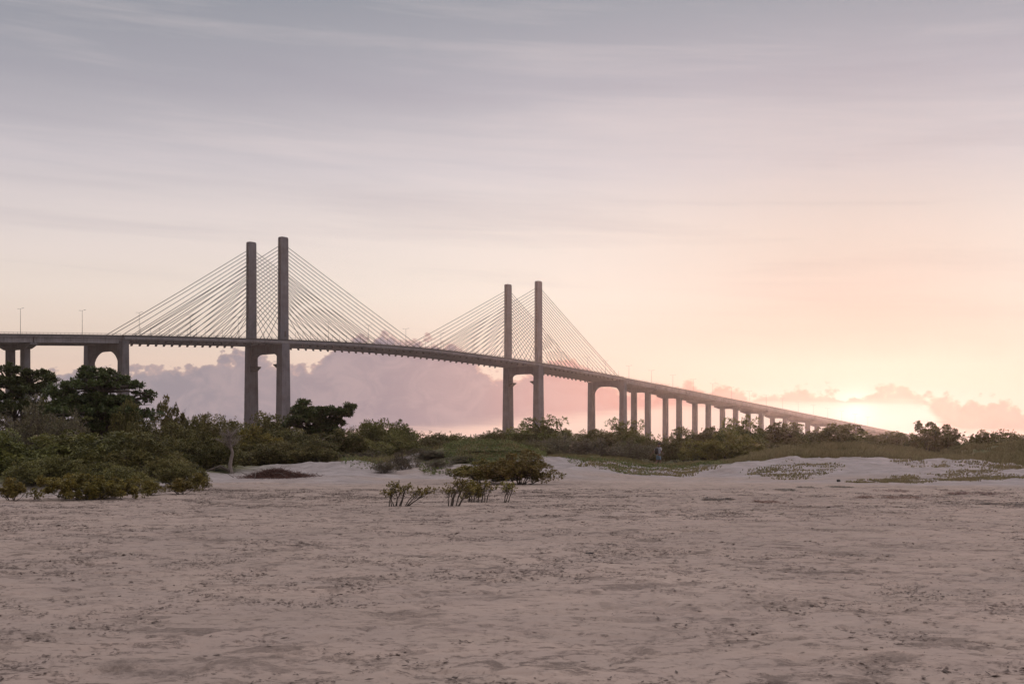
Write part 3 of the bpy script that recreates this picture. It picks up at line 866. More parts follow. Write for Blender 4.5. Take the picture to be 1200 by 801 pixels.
# --- bushes standing on the sand in the middle
S('clump', 610, 530, 59, 92, 'rounded bush with dark stems on the sand, right of the middle clump', 'shrub')
S('clump', 566, 540, 61, 88, 'olive bush on the sand in the middle left of the rounded one')
S('yellow2', 553, 563, 40, 30, 'small dark-leaved bush above the leaning stems in the middle')

for px, yt, d, w, kind, lb in ((522, 527, 80, 52, 'grey1', 'brownish low bush on the left end of the middle mound'), (556, 519, 85, 74, 'green3', 'low green bush on the top of the middle mound'),
                               (600, 517, 88, 78, 'olive3', 'low olive bush on the right shoulder of the middle mound'), (543, 533, 76, 50, 'grey2', 'dry brown bush hanging down the front slope of the middle mound'),
                               (582, 527, 79, 70, 'green1', 'green bush just behind the clump on the sand'), (634, 524, 86, 56, 'olive2', 'small olive bush at the right foot of the middle mound'),
                               (500, 523, 80, 46, 'grey1', 'dry brown bush above the sandy gully left of the middle mound'),
                               (472, 527, 75, 50, 'grey2', 'dry tawny bush on the top of the sand bank left of the gully'), (450, 537, 72, 36, 'grey1', 'small dry bush lowest on the sand bank left of the gully'), (513, 537, 73, 34, 'grey2', 'small dry bush at the mouth of the sandy gully')):
    S(kind, px, yt, d, w, lb)

for px, yt, d, w, kind, lb in ((935, 519, 96, 40, 'olive2', 'low bush rising out of the left end of the grassy ridge'), (1010, 517, 100, 46, 'olive1', 'low tawny bush on the grassy ridge under the sun'),
                               (1030, 523, 90, 30, 'grey1', 'small dry bush on the front of the grassy ridge'), (1125, 519, 100, 34, 'olive2', 'small bush in the dip of the grassy ridge at right')):
    S(kind, px, yt, d, w, lb)

# --- spindly bushes close by, every stem visible
def spindly(px, ybase, stems, label, d=None):
    d = d or F * EYE / (ybase - HOR); k = d / F
    root = empty('spindly_bush', G(px, d)); tag(root, label, 'bush', 'spindly bushes on the sand')
    rg = np.random.default_rng(int(px))
    mb = MB(); tips = []
    for (bx, tx, hpx) in stems:
        b = Vector(((bx - px) * k, rg.uniform(-.12, .12), -.05)); e = Vector(((tx - px) * k, b.y + rg.uniform(-.2, .2), hpx * k))
        m1 = b.lerp(e, .4) + Vector((rg.normal() * .04, rg.normal() * .04, .03)); m2 = b.lerp(e, .75) + Vector((rg.normal() * .04, rg.normal() * .04, .03))
        mb.tube([b, m1, m2, e], [.019, .014, .010, .005], 6)
        for _ in range(5):
            q = b.lerp(e, rg.uniform(.55, .95)); t_ = q + Vector((rg.normal() * .12, rg.normal() * .12, rg.uniform(.03, .15)))
            mb.tube([q, t_], [.010, .004], 4); tips.append(t_)
        for _ in range(6): tips.append(e + Vector((rg.normal() * .11, rg.normal() * .11, rg.normal() * .045)))
    mb.build('stem', M['bark'], root)
    T = np.array([tuple(t_) for t_ in tips]); D = rg.normal(size=T.shape); D[:, 2] = abs(D[:, 2]) + .3; D /= np.linalg.norm(D, axis=1, keepdims=True)
    q, var = rosettes(T, D, 8, .075, .042, rg, .9)
    link(quads_mesh('foliage', q, M['leaf_yellow'], var), 'foliage', root)
spindly(470, 593, [(456, 455, 16), (459, 458, 14), (463, 464, 24), (465, 470, 21), (467, 474, 20), (469, 479, 22), (474, 486, 17), (475, 494, 16), (476, 503, 17), (475, 508, 18), (463, 461, 21)],
        'low spindly bush on the open sand, leftmost of the little stemmed bushes')
spindly(536, 593, [(526, 525, 18), (528, 530, 22), (529, 536, 25), (534, 543, 23), (536, 548, 20), (530, 533, 16), (528, 539, 27), (537, 552, 17), (534, 546, 29)],
        'leaning spindly bush with dark crowded stems, left front of the middle clump')
spindly(562, 588, [(549, 552, 16), (555, 556, 14), (560, 560, 17), (564, 565, 18), (568, 570, 19), (570, 574, 18), (553, 551, 12), (564, 568, 21)],
        'low flat-topped spindly bush between the leaning one and the single-stemmed one')
spindly(593, 588, [(591, 590, 19), (592, 596, 17), (595, 600, 18), (592, 594, 22)],
        'narrow upright spindly bush with few stems, rightmost of the little ones')

# --- bleached dead tree
def dead_tree():
    d = 70; k = d / F
    root = empty('dead_tree', G(272, d)); tag(root, 'bleached leafless dead tree above the brown brush heap', 'tree', 'trees')
    rg = np.random.default_rng(3)
    h = lambda y: EYE + (HOR - y) * k - root.location.z
    mb = MB()
    mb.tube([(0, 0, -.2), (-.12, 0, h(545)), (.02, 0, h(530)), (-.1, 0, h(522)), (-.2, 0, h(512))], [.13, .11, .09, .08, .05], 8)
    mb.build('trunk', M['deadwood'], root)
    b = MB()
    for i in range(34):
        a = rg.uniform(-.7, .9); l = rg.uniform(.3, .95)
        s0 = Vector((-.15, 0, h(rg.uniform(511, 526))))
        e = s0 + Vector((math.sin(a) * l, rg.normal() * .4, math.cos(a) * l * .8))
        b.tube([s0, s0.lerp(e, .5) + Vector((rg.normal() * .06, 0, .05)), e], [.022, .013, .004], 5)
        for _ in range(7):
            q = s0.lerp(e, rg.uniform(.4, 1)); b.tube([q, q + Vector((rg.normal() * .22, rg.normal() * .2, rg.uniform(0, .3)))], [.008, .003], 4)
    b.build('branch', M['deadwood'], root)
    r2 = MB(); r2.tube([(-.05, 0, .15), (-.6, -.3, .45), (-1.1, -.4, .25), (-1.6, -.6, .1)], [.09, .08, .06, .03], 6); r2.build('fallen_limb', M['bark'], root)
dead_tree()

# --- heap of dry brush
def brush_heap():
    root = empty('brush_heap', G(326, 66)); root.scale = (.8, .8, .75); tag(root, 'heap of rusty brown dry brush at the foot of the left sand bank', 'brush heap')
    rg = np.random.default_rng(8); n = 5200
    x = rg.normal(size=n) * .85; y = rg.normal(size=n) * .6; hh = .42 * np.exp(-(x / 1.9) ** 2 - (y / 1.0) ** 2) * (.3 + 1.4 * fbm(x * 1.3 + 3, y * 1.6 + 8, 3))
    gx = root.location.x + x; gy = root.location.y + y
    z = terrain(gx, gy) - root.location.z + hh * rg.random(n)
    a = rg.uniform(0, 6.28, n); L = rg.uniform(.12, .8, n); el = rg.normal(size=n) * .4
    dv = np.stack([np.cos(a) * np.cos(el), np.sin(a) * np.cos(el), np.sin(el)], 1)
    sv = np.cross(dv, rg.normal(size=(n, 3))); sv /= np.linalg.norm(sv, axis=1, keepdims=True)
    c = np.stack([x, y, z + .03], 1)
    q = np.stack([c - dv * L[:, None] / 2 - sv * .012, c + dv * L[:, None] / 2 - sv * .006, c + dv * L[:, None] / 2 + sv * .006, c - dv * L[:, None] / 2 + sv * .012], 1)
    link(quads_mesh('twigs', q, M['brush'], rg.random(n)), 'brush', root)
    for i in range(46):                      # longer dead sticks poking out of the heap
        b_ = MB(); x0, y0 = rg.normal() * .95, rg.normal() * .5; a_ = rg.uniform(0, 6.28); L_ = rg.uniform(.5, 1.5)
        z0 = tz(root.location.x + x0, root.location.y + y0) - root.location.z
        e_ = Vector((x0 + math.cos(a_) * L_, y0 + math.sin(a_) * L_ * .5, z0 + rg.uniform(.05, .55)))
        s_ = Vector((x0, y0, z0 + .03)); b_.tube([s_, s_.lerp(e_, .5) + Vector((0, 0, rg.uniform(.02, .22))), e_], [.02, .014, .005], 4)
        b_.build('stick', M['bark'] if i % 3 else M['deadwood'], root)
brush_heap()

# --- far scrub that reads as one mass
def far_scrub():
    rg = np.random.default_rng(31); puffs = []
    for px in np.arange(-90, 1330, 9):
        d = rg.uniform(138, 175)
        x = (px - 600) / F * d; yt = np.interp(px, [-90, 190, 330, 420, 560, 760, 900, 1000, 1300], [488, 497, 495, 503, 511, 514, 506, 509, 513]) + rg.normal() * 2.5
        z = EYE + (HOR - yt) / F * d; g = tz(x, d)
        w = rg.uniform(1.2, 2.2)
        puffs.append((x, d, g + (z - g) * .55, w, w, (z - g) * .45))
    pos, dd = crown_tips(puffs, 20000, rg, (.7, 1.1), -.6)
    q, var = rosettes(pos, dd, 5, .24, .13, rg)
    o = link(quads_mesh('far_scrub', q, M['leaf_olive'], var), 'far_scrub')
    tag(o, 'unbroken low scrub thicket closing the gaps behind the dune bushes', 'scrub', kind='stuff')
far_scrub()

# --- grasses and creepers on the dunes
def blades(name, label, cat, regions, mat, seed, leafy=False):
    rg = np.random.default_rng(seed); Q = []; Vv = []
    for (px0, px1, d0, d1, n, h, ed) in regions:
        d = rg.uniform(d0, d1, n); px = rg.uniform(px0, px1, n)
        if ed < 2.2 and not leafy:          # open cover grows in tussocks
            c_ = rg.integers(0, max(1, n // 60), n); d = d[c_] + rg.normal(size=n) * .5; px = px[c_] + rg.normal(size=n) * .6 / 65 * F
        u_ = (px - px0) / (px1 - px0) * 2 - 1; v_ = (d - d0) / (d1 - d0) * 2 - 1
        x = (px - 600) / F * d
        nz = fbm(x * .35 + seed, d * .35, 3)
        nf = fbm(x * 1.3 + seed, d * .9 + 5, 3)
        keep = (np.abs(u_) ** ed + np.abs(v_) ** ed < 1.0 + (nz - .5) * 1.2 + (nf - .5) * 1.6) & (nz + (nf - .5) * .5 > .32)
        x = x[keep]; d = d[keep]; nz = np.clip(nz[keep] * .5 + nf[keep] * .5, 0, 1); m = len(x)
        z = terrain(x, d)
        if leafy:
            T = np.stack([x, d, z + rg.random(m) * h], 1); D = rg.normal(size=T.shape) * .5; D[:, 2] = 1; D /= np.linalg.norm(D, axis=1, keepdims=True)
            q, var = rosettes(T, D, 8, .085, .055, rg, .9); Q.append(q); Vv.append(var)
        else:
            hh = h * rg.uniform(.35, 1.2, m) * (.35 + 2.2 * np.clip(nz - .3, 0, .5))
            a = rg.normal(size=m) * .9 + .4
            lean = rg.uniform(.15, .75, m)
            dx = np.sin(a) * lean * hh; dy = np.cos(a) * lean * hh * .6
            w = rg.uniform(.016, .034, m)
            b0 = np.stack([x - w, d, z - .03], 1); b1 = np.stack([x + w, d + w * .5, z - .03], 1)
            m1 = np.stack([x + dx * .35 + w * .7, d + dy * .35, z + hh * .62], 1); m0 = np.stack([x + dx * .35 - w * .7, d + dy * .35, z + hh * .62], 1)
            t1 = np.stack([x + dx + w * .15, d + dy, z + hh * .98], 1); t0 = np.stack([x + dx - w * .15, d + dy, z + hh * .98], 1)
            Q.append(np.stack([b0, b1, m1, m0], 1)); Q.append(np.stack([m0, m1, t1, t0], 1))
            var = np.clip(nz * .8 + rg.normal(size=m) * .2, 0, 1); Vv += [var, var]
    Q = np.concatenate(Q); Vv = np.concatenate(Vv)
    o = link(quads_mesh(name, Q, M[mat], Vv), name); tag(o, label, cat, kind='stuff')
blades('dune_grass', 'olive dune grass covering the low ridge at right', 'grass',
       [(880, 1330, 80, 112, 110000, .44, 6), (640, 900, 88, 112, 34000, .26, 6), (395, 470, 78, 96, 3000, .35, 1.6), (990, 1118, 60.5, 66, 4200, .09, 1.3), (1085, 1210, 62.5, 68, 3000, .08, 1.3),
        (520, 640, 76, 98, 5000, .30, 2.0), (870, 990, 67, 77, 3200, .11, 1.3), (660, 840, 72, 86, 5000, .12, 1.5), (1050, 1250, 70, 80, 4000, .16, 1.3), (250, 400, 84, 100, 9000, .35, 5)], 'grass', 41)
blades('creeper', 'green creeping plants trailing over the dune sand', 'ground cover',
       [(660, 790, 78, 92, 1500, .16, 3), (760, 850, 84, 96, 2600, .22, 2.5), (520, 640, 74, 98, 5200, .32, 2.4), (490, 530, 70, 76, 260, .2, 2), (400, 450, 74, 84, 400, .3, 2), (690, 770, 72, 80, 320, .1, 2.2)], 'creeper', 42, True)

# --- wrack lines and debris on the beach
def wrack(px, y, wpx, mat, label, n=420, hgt=.02, dep=.75):
    d = F * EYE / (y - HOR); w = wpx / F * d
    root = empty('seaweed_patch', G(px, d)); tag(root, label, 'seaweed', 'wrack on the beach')
    rg = np.random.default_rng(int(px + y * 7))
    x = rg.uniform(-1, 1, n); x = np.sign(x) * np.abs(x) ** .8 * w / 2; yy = rg.normal(size=n) * dep * (1 - (2 * x / w) ** 2 * .7)
    k = fbm(x * 2.5 + px, yy * 2 + 3, 3) > .40 + .14 * np.abs(2 * x / w)
    x = x[k]; yy = yy[k]; m = len(x)
    z = terrain(root.location.x + x, root.location.y + yy) - root.location.z + rg.random(m) * hgt + .012
    T = np.stack([x, yy, z], 1); D = rg.normal(size=T.shape); D[:, 2] *= .1; D /= np.linalg.norm(D, axis=1, keepdims=True)
    q, var = rosettes(T, D, 4, .14, .03, rg, .8)
    q[:, :, 2] = T[:, 2].repeat(4)[:, None] + (q[:, :, 2] - T[:, 2].repeat(4)[:, None]) * .22
    link(quads_mesh('strands', q, M[mat], var), 'strands', root)
wrack(842, 585, 34, 'weed_dark', 'dark narrow patch of debris on the sand, leftmost of the wrack line', 300)
wrack(902, 588, 36, 'weed', 'reddish brown seaweed patch right of the leftmost dark one', 420)
wrack(918, 574, 24, 'weed_dark', 'thin dark debris streak below the first grass tuft on the sand', 200)
wrack(944, 571, 24, 'weed_dark', 'small dark debris streak nearest the dune foot', 200)
wrack(985, 570.5, 22, 'weed_dark', 'short very dark streak of debris below the black stone', 260)
wrack(1040, 583, 72, 'weed', 'long reddish seaweed streak in the middle of the right wrack line', 620)
wrack(1046, 575.5, 40, 'weed', 'faint brown seaweed streak just above the long reddish one', 220)
wrack(1136, 578.5, 52, 'weed', 'thick red-brown seaweed patch near the right edge', 820, .035)
wrack(1175, 590, 60, 'weed_dark', 'brown debris streak lowest at the right edge', 320)
def litter():
    rg = np.random.default_rng(77); n = 760000
    d = np.sqrt(rg.uniform(5.5 ** 2, 52 ** 2, n)); x = rg.uniform(-.5, .5, n) * d
    a = fbm(x * 1.1 + 60, d * 1.1 + 9, 4); b = fbm(x * 4.5 + 8, d * 4.5 + 77, 3); big = fbm(x * .16 + 3, d * .16, 3)
    pr = smooth01((a * .55 + b * .45 + (big - .5) * .35 - .52) / .13)
    k = rg.random(n) < pr * .8 + .012
    x = x[k]; d = d[k]; m = len(x)
    z = terrain(x, d) + .004 + rg.random(m) * .012
    L = rg.uniform(.008, .026, m) * rg.choice([.6, 1, 1.6], m, p=[.5, .42, .08]) * (1 + .02 * d); W = L * rg.uniform(.2, .6, m)
    th = rg.uniform(0, 6.28, m); tl = rg.normal(size=m) * .12
    dv = np.stack([np.cos(th), np.sin(th), tl], 1); sv = np.stack([-np.sin(th), np.cos(th), rg.normal(size=m) * .15], 1)
    c = np.stack([x, d, z], 1)
    q = np.stack([c - dv * L[:, None], c - sv * W[:, None], c + dv * L[:, None], c + sv * W[:, None]], 1)
    o = link(quads_mesh('beach_litter', q, M['litter'], rg.random(m)), 'beach_litter')
    tag(o, 'dark bits of leaf and twig scattered over the sand', 'litter', kind='stuff')
M['litter'] = leafmat('litter_bits', (.075, .056, .046), (.22, .165, .135), .05, .9, tint=(.15, .112, .092))
litter()
st = MB()
rg = np.random.default_rng(2)
rings = []
for i in range(7):
    a = -math.pi / 2 + math.pi * i / 6; rings.append([((.17 * math.cos(a) + .004) * math.cos(b) * (1 + .2 * math.sin(3 * b + i)), (.13 * math.cos(a) + .004) * math.sin(b), .10 + .15 * math.sin(a) + .02 * math.sin(5 * b + i)) for b in np.linspace(0, 6.283, 11)[:-1]])
st.loft(rings)
so = st.build('stone', M['dark'], None, True); so.location = G(982.5, 63); so.scale = (.55, .55, .5); tag(so, 'small black stone on the sand below the right dune', 'stone')
for px, y, lb in ((840 - 12, 583, 'small dark scrap on the sand left of the wrack line'), (291, 595, 'pale scrap on the sand in front of the left sand bank'), (690, 648, 'dark flat scrap lying on the open sand right of centre')):
    b = MB(); d = F * EYE / (y - HOR)
    b.loft([[(-.10, -.05, 0), (.09, -.07, .0), (.12, .05, .0), (-.08, .07, 0)], [(-.08, -.04, .05), (.07, -.05, .07), (.08, .04, .05), (-.06, .05, .04)], [(-.03, -.02, .065), (.03, -.03, .08), (.03, .02, .07), (-.02, .02, .06)]])
    o = b.build('driftwood_scrap', M['deadwood'] if px == 291 else M['dark']); o.location = G(px, d); o.scale = (.5, .5, .4) if px != 690 else (.8, .6, .35); tag(o, lb, 'debris')

# ------------------------------------------------------------------ the walker
def skin(name, verts, edges, rad, mat, parent, sub=2, root=0):
    me = bpy.data.meshes.new(name); me.from_pydata(verts, edges, []); me.materials.append(mat)
    o = link(me, name, parent)
    o.modifiers.new('Skin', 'SKIN')
    sv = me.skin_vertices[0].data
    for i, r in enumerate(rad):
        sv[i].radius = (r, r) if not hasattr(r, '__len__') else r
        sv[i].use_root = (i == root)
    sb = o.modifiers.new('Sub', 'SUBSURF'); sb.levels = sub; sb.render_levels = sub
    for md in o.modifiers:
        if md.type == 'SKIN': md.use_smooth_shade = True
    return o
M['skin'] = flat('skin', (.20, .11, .075), .6, 0, .1)
M['shirt'] = flat('grey_tshirt', (.36, .355, .40), .9, 0, .12)
M['shorts'] = flat('blue_shorts', (.13, .20, .27), .9, 0, .15)
M['cloth_dark'] = flat('black_cloth', (.018, .017, .02), .9, 0, .2)
def walker():
    px, d = 771.5, 95
    p = G(px, d)
    root = empty('person', p, R(-52)); tag(root, 'person in grey T-shirt and blue shorts with black backpack walking on the dune grass', 'person')
    root.scale = (1.03,) * 3
    # local frame: +y is the walking direction, +x the right hand side
    J = {'pelvis': (0, 0, .93), 'waist': (0, .01, 1.08), 'chest': (0, .03, 1.30), 'neck': (0, .04, 1.48), 'head0': (0, .06, 1.58), 'head1': (0, .07, 1.70),
         'rsh': (.19, .03, 1.41), 'rel': (.27, .03, 1.14), 'rwr': (.22, .26, 1.02), 'rha': (.20, .33, 1.00),
         'lsh': (-.19, .03, 1.41), 'lel': (-.36, -.12, 1.17), 'lwr': (-.50, -.24, .95), 'lha': (-.53, -.28, .88),
         'rhp': (.10, 0, .88), 'rkn': (.11, .10, .49), 'ran': (.11, .08, .09), 'rto': (.12, .25, .04),
         'lhp': (-.10, 0, .88), 'lkn': (-.11, .02, .48), 'lan': (-.11, -.34, .22), 'lto': (-.11, -.36, .06)}
    names = list(J); idx = {n: i for i, n in enumerate(names)}
    rad = {'pelvis': (.15, .11), 'waist': (.13, .095), 'chest': (.155, .11), 'neck': .058, 'head0': .078, 'head1': .092, 'rsh': .06, 'rel': .043, 'rwr': .03, 'rha': .036, 'lsh': .06, 'lel': .043, 'lwr': .03, 'lha': .036,
           'rhp': .088, 'rkn': .058, 'ran': .04, 'rto': .032, 'lhp': .088, 'lkn': .058, 'lan': .04, 'lto': .032}
    E_ = [('pelvis', 'waist'), ('waist', 'chest'), ('chest', 'neck'), ('neck', 'head0'), ('head0', 'head1'), ('chest', 'rsh'), ('rsh', 'rel'), ('rel', 'rwr'), ('rwr', 'rha'), ('chest', 'lsh'), ('lsh', 'lel'), ('lel', 'lwr'), ('lwr', 'lha'),
          ('pelvis', 'rhp'), ('rhp', 'rkn'), ('rkn', 'ran'), ('ran', 'rto'), ('pelvis', 'lhp'), ('lhp', 'lkn'), ('lkn', 'lan'), ('lan', 'lto')]
    V = [J[n] for n in names]; Ed = [(idx[a], idx[b]) for a, b in E_]; Rd = [rad[n] for n in names]
    for hand, wr, sg in (('rha', 'rwr', 1), ('lha', 'lwr', -1)):      # five fingers on each hand
        h = Vector(J[hand]); dirn = (h - Vector(J[wr])).normalized(); side = dirn.cross(Z).normalized(); nrm = side.cross(dirn)
        for f_, (o_, ln) in enumerate(((-.03, .07), (-.01, .085), (.012, .08), (.032, .06), (-.045, .05))):
            b = h + side * o_ * .6; m_ = h + side * o_ + dirn * ln * .6 + nrm * (-.01); e = m_ + dirn * ln * .45 - nrm * .025
            V += [tuple(m_), tuple(e)]; n0 = len(V) - 2
            Ed += [(idx[hand], n0), (n0, n0 + 1)]; Rd += [.010, .008]
    skin('body', V, Ed, Rd, M['skin'], root)
    sh = ['waist', 'chest', 'neck', 'rsh', 'lsh']
    mid = lambda a, b, t: tuple(Vector(J[a]).lerp(Vector(J[b]), t))
    skin('shirt', [(0, 0, .90), J['waist'], J['chest'], (0, .035, 1.43), J['rsh'], mid('rsh', 'rel', .72), J['lsh'], mid('lsh', 'lel', .72)], [(0, 1), (1, 2), (2, 3), (2, 4), (4, 5), (2, 6), (6, 7)],
         [(.175, .135), (.165, .125), (.18, .135), .085, .085, .072, .085, .072], M['shirt'], root)
    skin('shorts', [(0, 0, .97), (0, 0, .88), J['rhp'], mid('rhp', 'rkn', .85), J['lhp'], mid('lhp', 'lkn', .85)], [(0, 1), (1, 2), (2, 3), (1, 4), (4, 5)], [(.165, .125), (.165, .125), .112, .098, .112, .098], M['shorts'], root, root=1)
    c = MB(); hc = Vector((0, .075, 1.685)); rings = []
    for i in range(6):
        a = i / 5 * math.pi / 2; rings.append([hc + Vector((.106 * math.cos(a) * math.cos(t_), .118 * math.cos(a) * math.sin(t_), .115 * math.sin(a))) for t_ in np.linspace(0, 2 * math.pi, 15)[:-1]])
    rings[-1] = [hc + Vector((.004 * math.cos(t_), .004 * math.sin(t_), .116)) for t_ in np.linspace(0, 2 * math.pi, 15)[:-1]]
    c.loft(rings)
    c.loft([[hc + Vector((x, .10 + (.12 if k else 0), z + (-.01 if k else 0))) for x, z in ((-.075 + .02 * k, -.004), (.075 - .02 * k, -.004), (.075 - .02 * k, .012), (-.075 + .02 * k, .012))] for k in (0, 1)])
    c.build('cap', M['cloth_dark'], root, True)
    b = MB(); rings = []
    for z, hw, dp in ((.98, .10, .05), (1.02, .14, .10), (1.20, .15, .12), (1.36, .13, .10), (1.43, .08, .05)):
        rings.append([(hw * math.cos(t_), -.16 + dp * math.sin(t_) * .9 - .02, z) for t_ in np.linspace(0, 2 * math.pi, 13)[:-1]])
    b.loft(rings)
    bk = b.build('backpack', M['cloth_dark'], root, True)
    s = MB()
    for sg in (-1, 1):
        s.tube([(sg * .10, -.16, 1.40), (sg * .11, -.02, 1.50), (sg * .12, .12, 1.44), (sg * .13, .18, 1.30), (sg * .14, .10, 1.10), (sg * .12, -.12, 1.03)], .022, 6)
    s.build('strap', M['cloth_dark'], bk)
    # ears, nose
    e = MB()
    for sg in (-1, 1): e.box((sg * .093, .05, 1.62), (.012, .022, .032))
    e.box((0, .168, 1.62), (.016, .02, .026)); e.build('face', M['skin'], root, True)
walker()

# ------------------------------------------------------------------ sky
SUN_AZ, SUN_EL = math.degrees(math.atan(402 / F)), 1.6
def sky():
    w = bpy.data.worlds.new('World'); sc.world = w; w.use_nodes = True
    t = NT(w.node_tree); bg = t.n['Background']
    D = t.vm('NORMALIZE', t.node('ShaderNodeTexCoord').outputs['Generated'])
    x, y, z = t.sep(D)
    deg = 180 / math.pi
    el = t.m('MULTIPLY', t.m('ARCSINE', z), deg)
    az = t.m('MULTIPLY', t.m('ARCTAN2', x, y), deg)
    def ae(px, py):
        a = math.atan((px - 600) / F); e = math.atan((HOR - py) / F * math.cos(a)); return math.degrees(a), math.degrees(e)
    # thin high veil: colour by height above the horizon, left and right of the view; unseen zenith raised to light the scene
    eln = t.m('DIVIDE', t.m('MAXIMUM', el, 0.0), 90.0, clamp=True)
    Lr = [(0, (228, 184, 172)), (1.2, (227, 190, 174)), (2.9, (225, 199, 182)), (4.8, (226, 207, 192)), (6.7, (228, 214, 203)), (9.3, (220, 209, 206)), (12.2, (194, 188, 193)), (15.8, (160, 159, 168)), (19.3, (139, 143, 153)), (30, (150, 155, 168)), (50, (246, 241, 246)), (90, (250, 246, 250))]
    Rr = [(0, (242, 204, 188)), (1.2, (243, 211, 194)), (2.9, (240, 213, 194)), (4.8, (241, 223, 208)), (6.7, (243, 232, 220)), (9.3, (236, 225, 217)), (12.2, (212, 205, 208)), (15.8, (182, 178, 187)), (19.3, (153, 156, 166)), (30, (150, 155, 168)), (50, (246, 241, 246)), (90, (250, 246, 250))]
    cl = t.ramp(eln, [(e / 90, lin(c)) for e, c in Lr]); cr = t.ramp(eln, [(e / 90, lin(c)) for e, c in Rr])
    base = t.mix(t.ss(az, -24, 16), cl, cr)
    behind = t.ss(t.m('ABSOLUTE', az), 60, 150)
    Br = [(0, (176, 150, 150)), (4, (186, 162, 162)), (10, (196, 178, 178)), (20, (206, 194, 196)), (35, (232, 226, 228)), (50, (246, 242, 246)), (90, (250, 246, 250))]  # unseen sky behind the camera, toned for the light it throws
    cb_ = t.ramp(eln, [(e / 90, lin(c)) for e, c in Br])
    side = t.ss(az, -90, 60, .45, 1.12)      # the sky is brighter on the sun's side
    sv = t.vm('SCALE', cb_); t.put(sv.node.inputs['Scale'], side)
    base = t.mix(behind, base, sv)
    # wind drawn streaks
    v1 = t.comb(t.m('MULTIPLY', az, .045), t.m('ADD', t.m('MULTIPLY', el, .55), t.m('MULTIPLY', az, .035)), 0.0)
    n1 = t.noise(v1, 1.0, 6, .55, .5)
    v2 = t.comb(t.m('MULTIPLY', az, .09), t.m('ADD', t.m('MULTIPLY', el, 1.5), t.m('MULTIPLY', az, .05)), 4.0)
    n2 = t.noise(v2, 1.0, 5, .6, .3)
    st = t.m('ADD', t.m('MULTIPLY', t.m('SUBTRACT', n1, .5), 1.1), t.m('MULTIPLY', t.m('SUBTRACT', n2, .5), .5))
    stf = t.m('MULTIPLY', st, t.ss(el, 2.5, 10, .25, 1.0))
    base = t.mix(t.m('MAXIMUM', t.m('MULTIPLY', stf, .75), 0.0, clamp=True), base, lin((240, 224, 220)))
    base = t.mix(t.m('MAXIMUM', t.m('MULTIPLY', stf, -.75), 0.0, clamp=True), base, lin((150, 146, 160)))
    # sun glow
    S = Vector((math.sin(R(SUN_AZ)) * math.cos(R(SUN_EL)), math.cos(R(SUN_AZ)) * math.cos(R(SUN_EL)), math.sin(R(SUN_EL))))
    cosa = t.vm('DOT_PRODUCT', D, tuple(S))
    an = t.m('MULTIPLY', t.m('ARCCOSINE', t.m('MINIMUM', cosa, 1.0)), deg)
    g_wide = t.m('EXPONENT', t.m('MULTIPLY', an, -1 / 5.0))
    da = t.m('DIVIDE', t.m('SUBTRACT', az, SUN_AZ), 4.6); de = t.m('DIVIDE', t.m('SUBTRACT', el, 1.35), 1.05)
    g_mid = t.m('EXPONENT', t.m('MULTIPLY', t.m('ADD', t.m('MULTIPLY', da, da), t.m('MULTIPLY', de, de)), -1.0))
    g_core = t.m('EXPONENT', t.m('MULTIPLY', t.m('MULTIPLY', an, an), -1 / (.8 ** 2)))
    base = t.mix(t.m('MULTIPLY', g_wide, .15), base, lin((253, 241, 227)))
    base = t.mix(t.m('MULTIPLY', g_mid, .7), base, lin((255, 246, 232)))
    # cloud banks over the horizon: upper and lower outline by azimuth
    top = [(-300, 520), (-60, 470), (30, 440), (60, 428), (88, 423), (105, 428), (150, 420), (180, 418), (200, 421), (225, 417), (245, 411), (270, 407), (285, 405), (305, 407), (322, 411), (340, 418), (362, 418), (374, 412), (384, 398), (395, 390), (410, 387), (425, 389), (445, 385),
           (460, 384), (480, 390), (495, 388), (520, 393), (540, 398), (555, 408), (566, 420), (580, 428), (600, 432), (622, 427), (645, 416), (668, 412), (686, 420), (703, 432), (735, 444), (762, 444), (775, 436), (795, 440), (812, 436), (830, 446), (840, 440), (858, 443), (880, 454), (897, 457), (906, 446),
           (930, 443), (950, 453), (966, 442), (986, 457), (1010, 452), (1036, 444), (1060, 441), (1076, 453), (1100, 454), (1150, 457), (1200, 468), (1500, 480)]
    bot = [(-300, 620), (330, 620), (380, 520), (430, 500), (520, 502), (600, 494), (660, 490), (700, 487), (730, 482), (770, 478), (850, 475), (1000, 474), (1060, 472), (1085, 476), (1100, 498), (1130, 508), (1200, 508), (1500, 515)]
    a0, a1 = -32.0, 32.0
    fa = lambda px, py: ((ae(px, py)[0] - a0) / (a1 - a0), max(-4.0, ae(px, py)[1]))
    azn = t.m('DIVIDE', t.m('SUBTRACT', az, a0), a1 - a0, clamp=True)
    tp = t.m('SUBTRACT', t.m('MULTIPLY', t.curve(azn, [(p[0], (p[1] + 4) / 12) for p in (fa(*q) for q in top)]), 12.0), 4.0)
    bt = t.m('SUBTRACT', t.m('MULTIPLY', t.curve(azn, [(p[0], (p[1] + 4) / 12) for p in (fa(*q) for q in bot)]), 12.0), 4.0)
    vc = t.comb(az, t.m('MULTIPLY', el, 1.35), 0.0)
    puff = t.noise(vc, 1.2, 5, .52, .1)
    vor = t.node('ShaderNodeTexVoronoi', feature='SMOOTH_F1'); t.put(vor.inputs['Vector'], vc); vor.inputs['Scale'].default_value = 1.6; vor.inputs['Detail'].default_value = 3; vor.inputs['Smoothness'].default_value = .35
    bump = t.m('ADD', t.m('MULTIPLY', t.m('SUBTRACT', puff, .5), 1.15), t.m('MULTIPLY', t.m('SUBTRACT', .4, vor.outputs['Distance']), .75))
    up = t.m('ADD', t.m('SUBTRACT', tp, el), bump)
    soft = t.ss(az, 3, 12, .10, .16)
    cov_t = t.ss(up, t.m('MULTIPLY', soft, -1.0), soft)
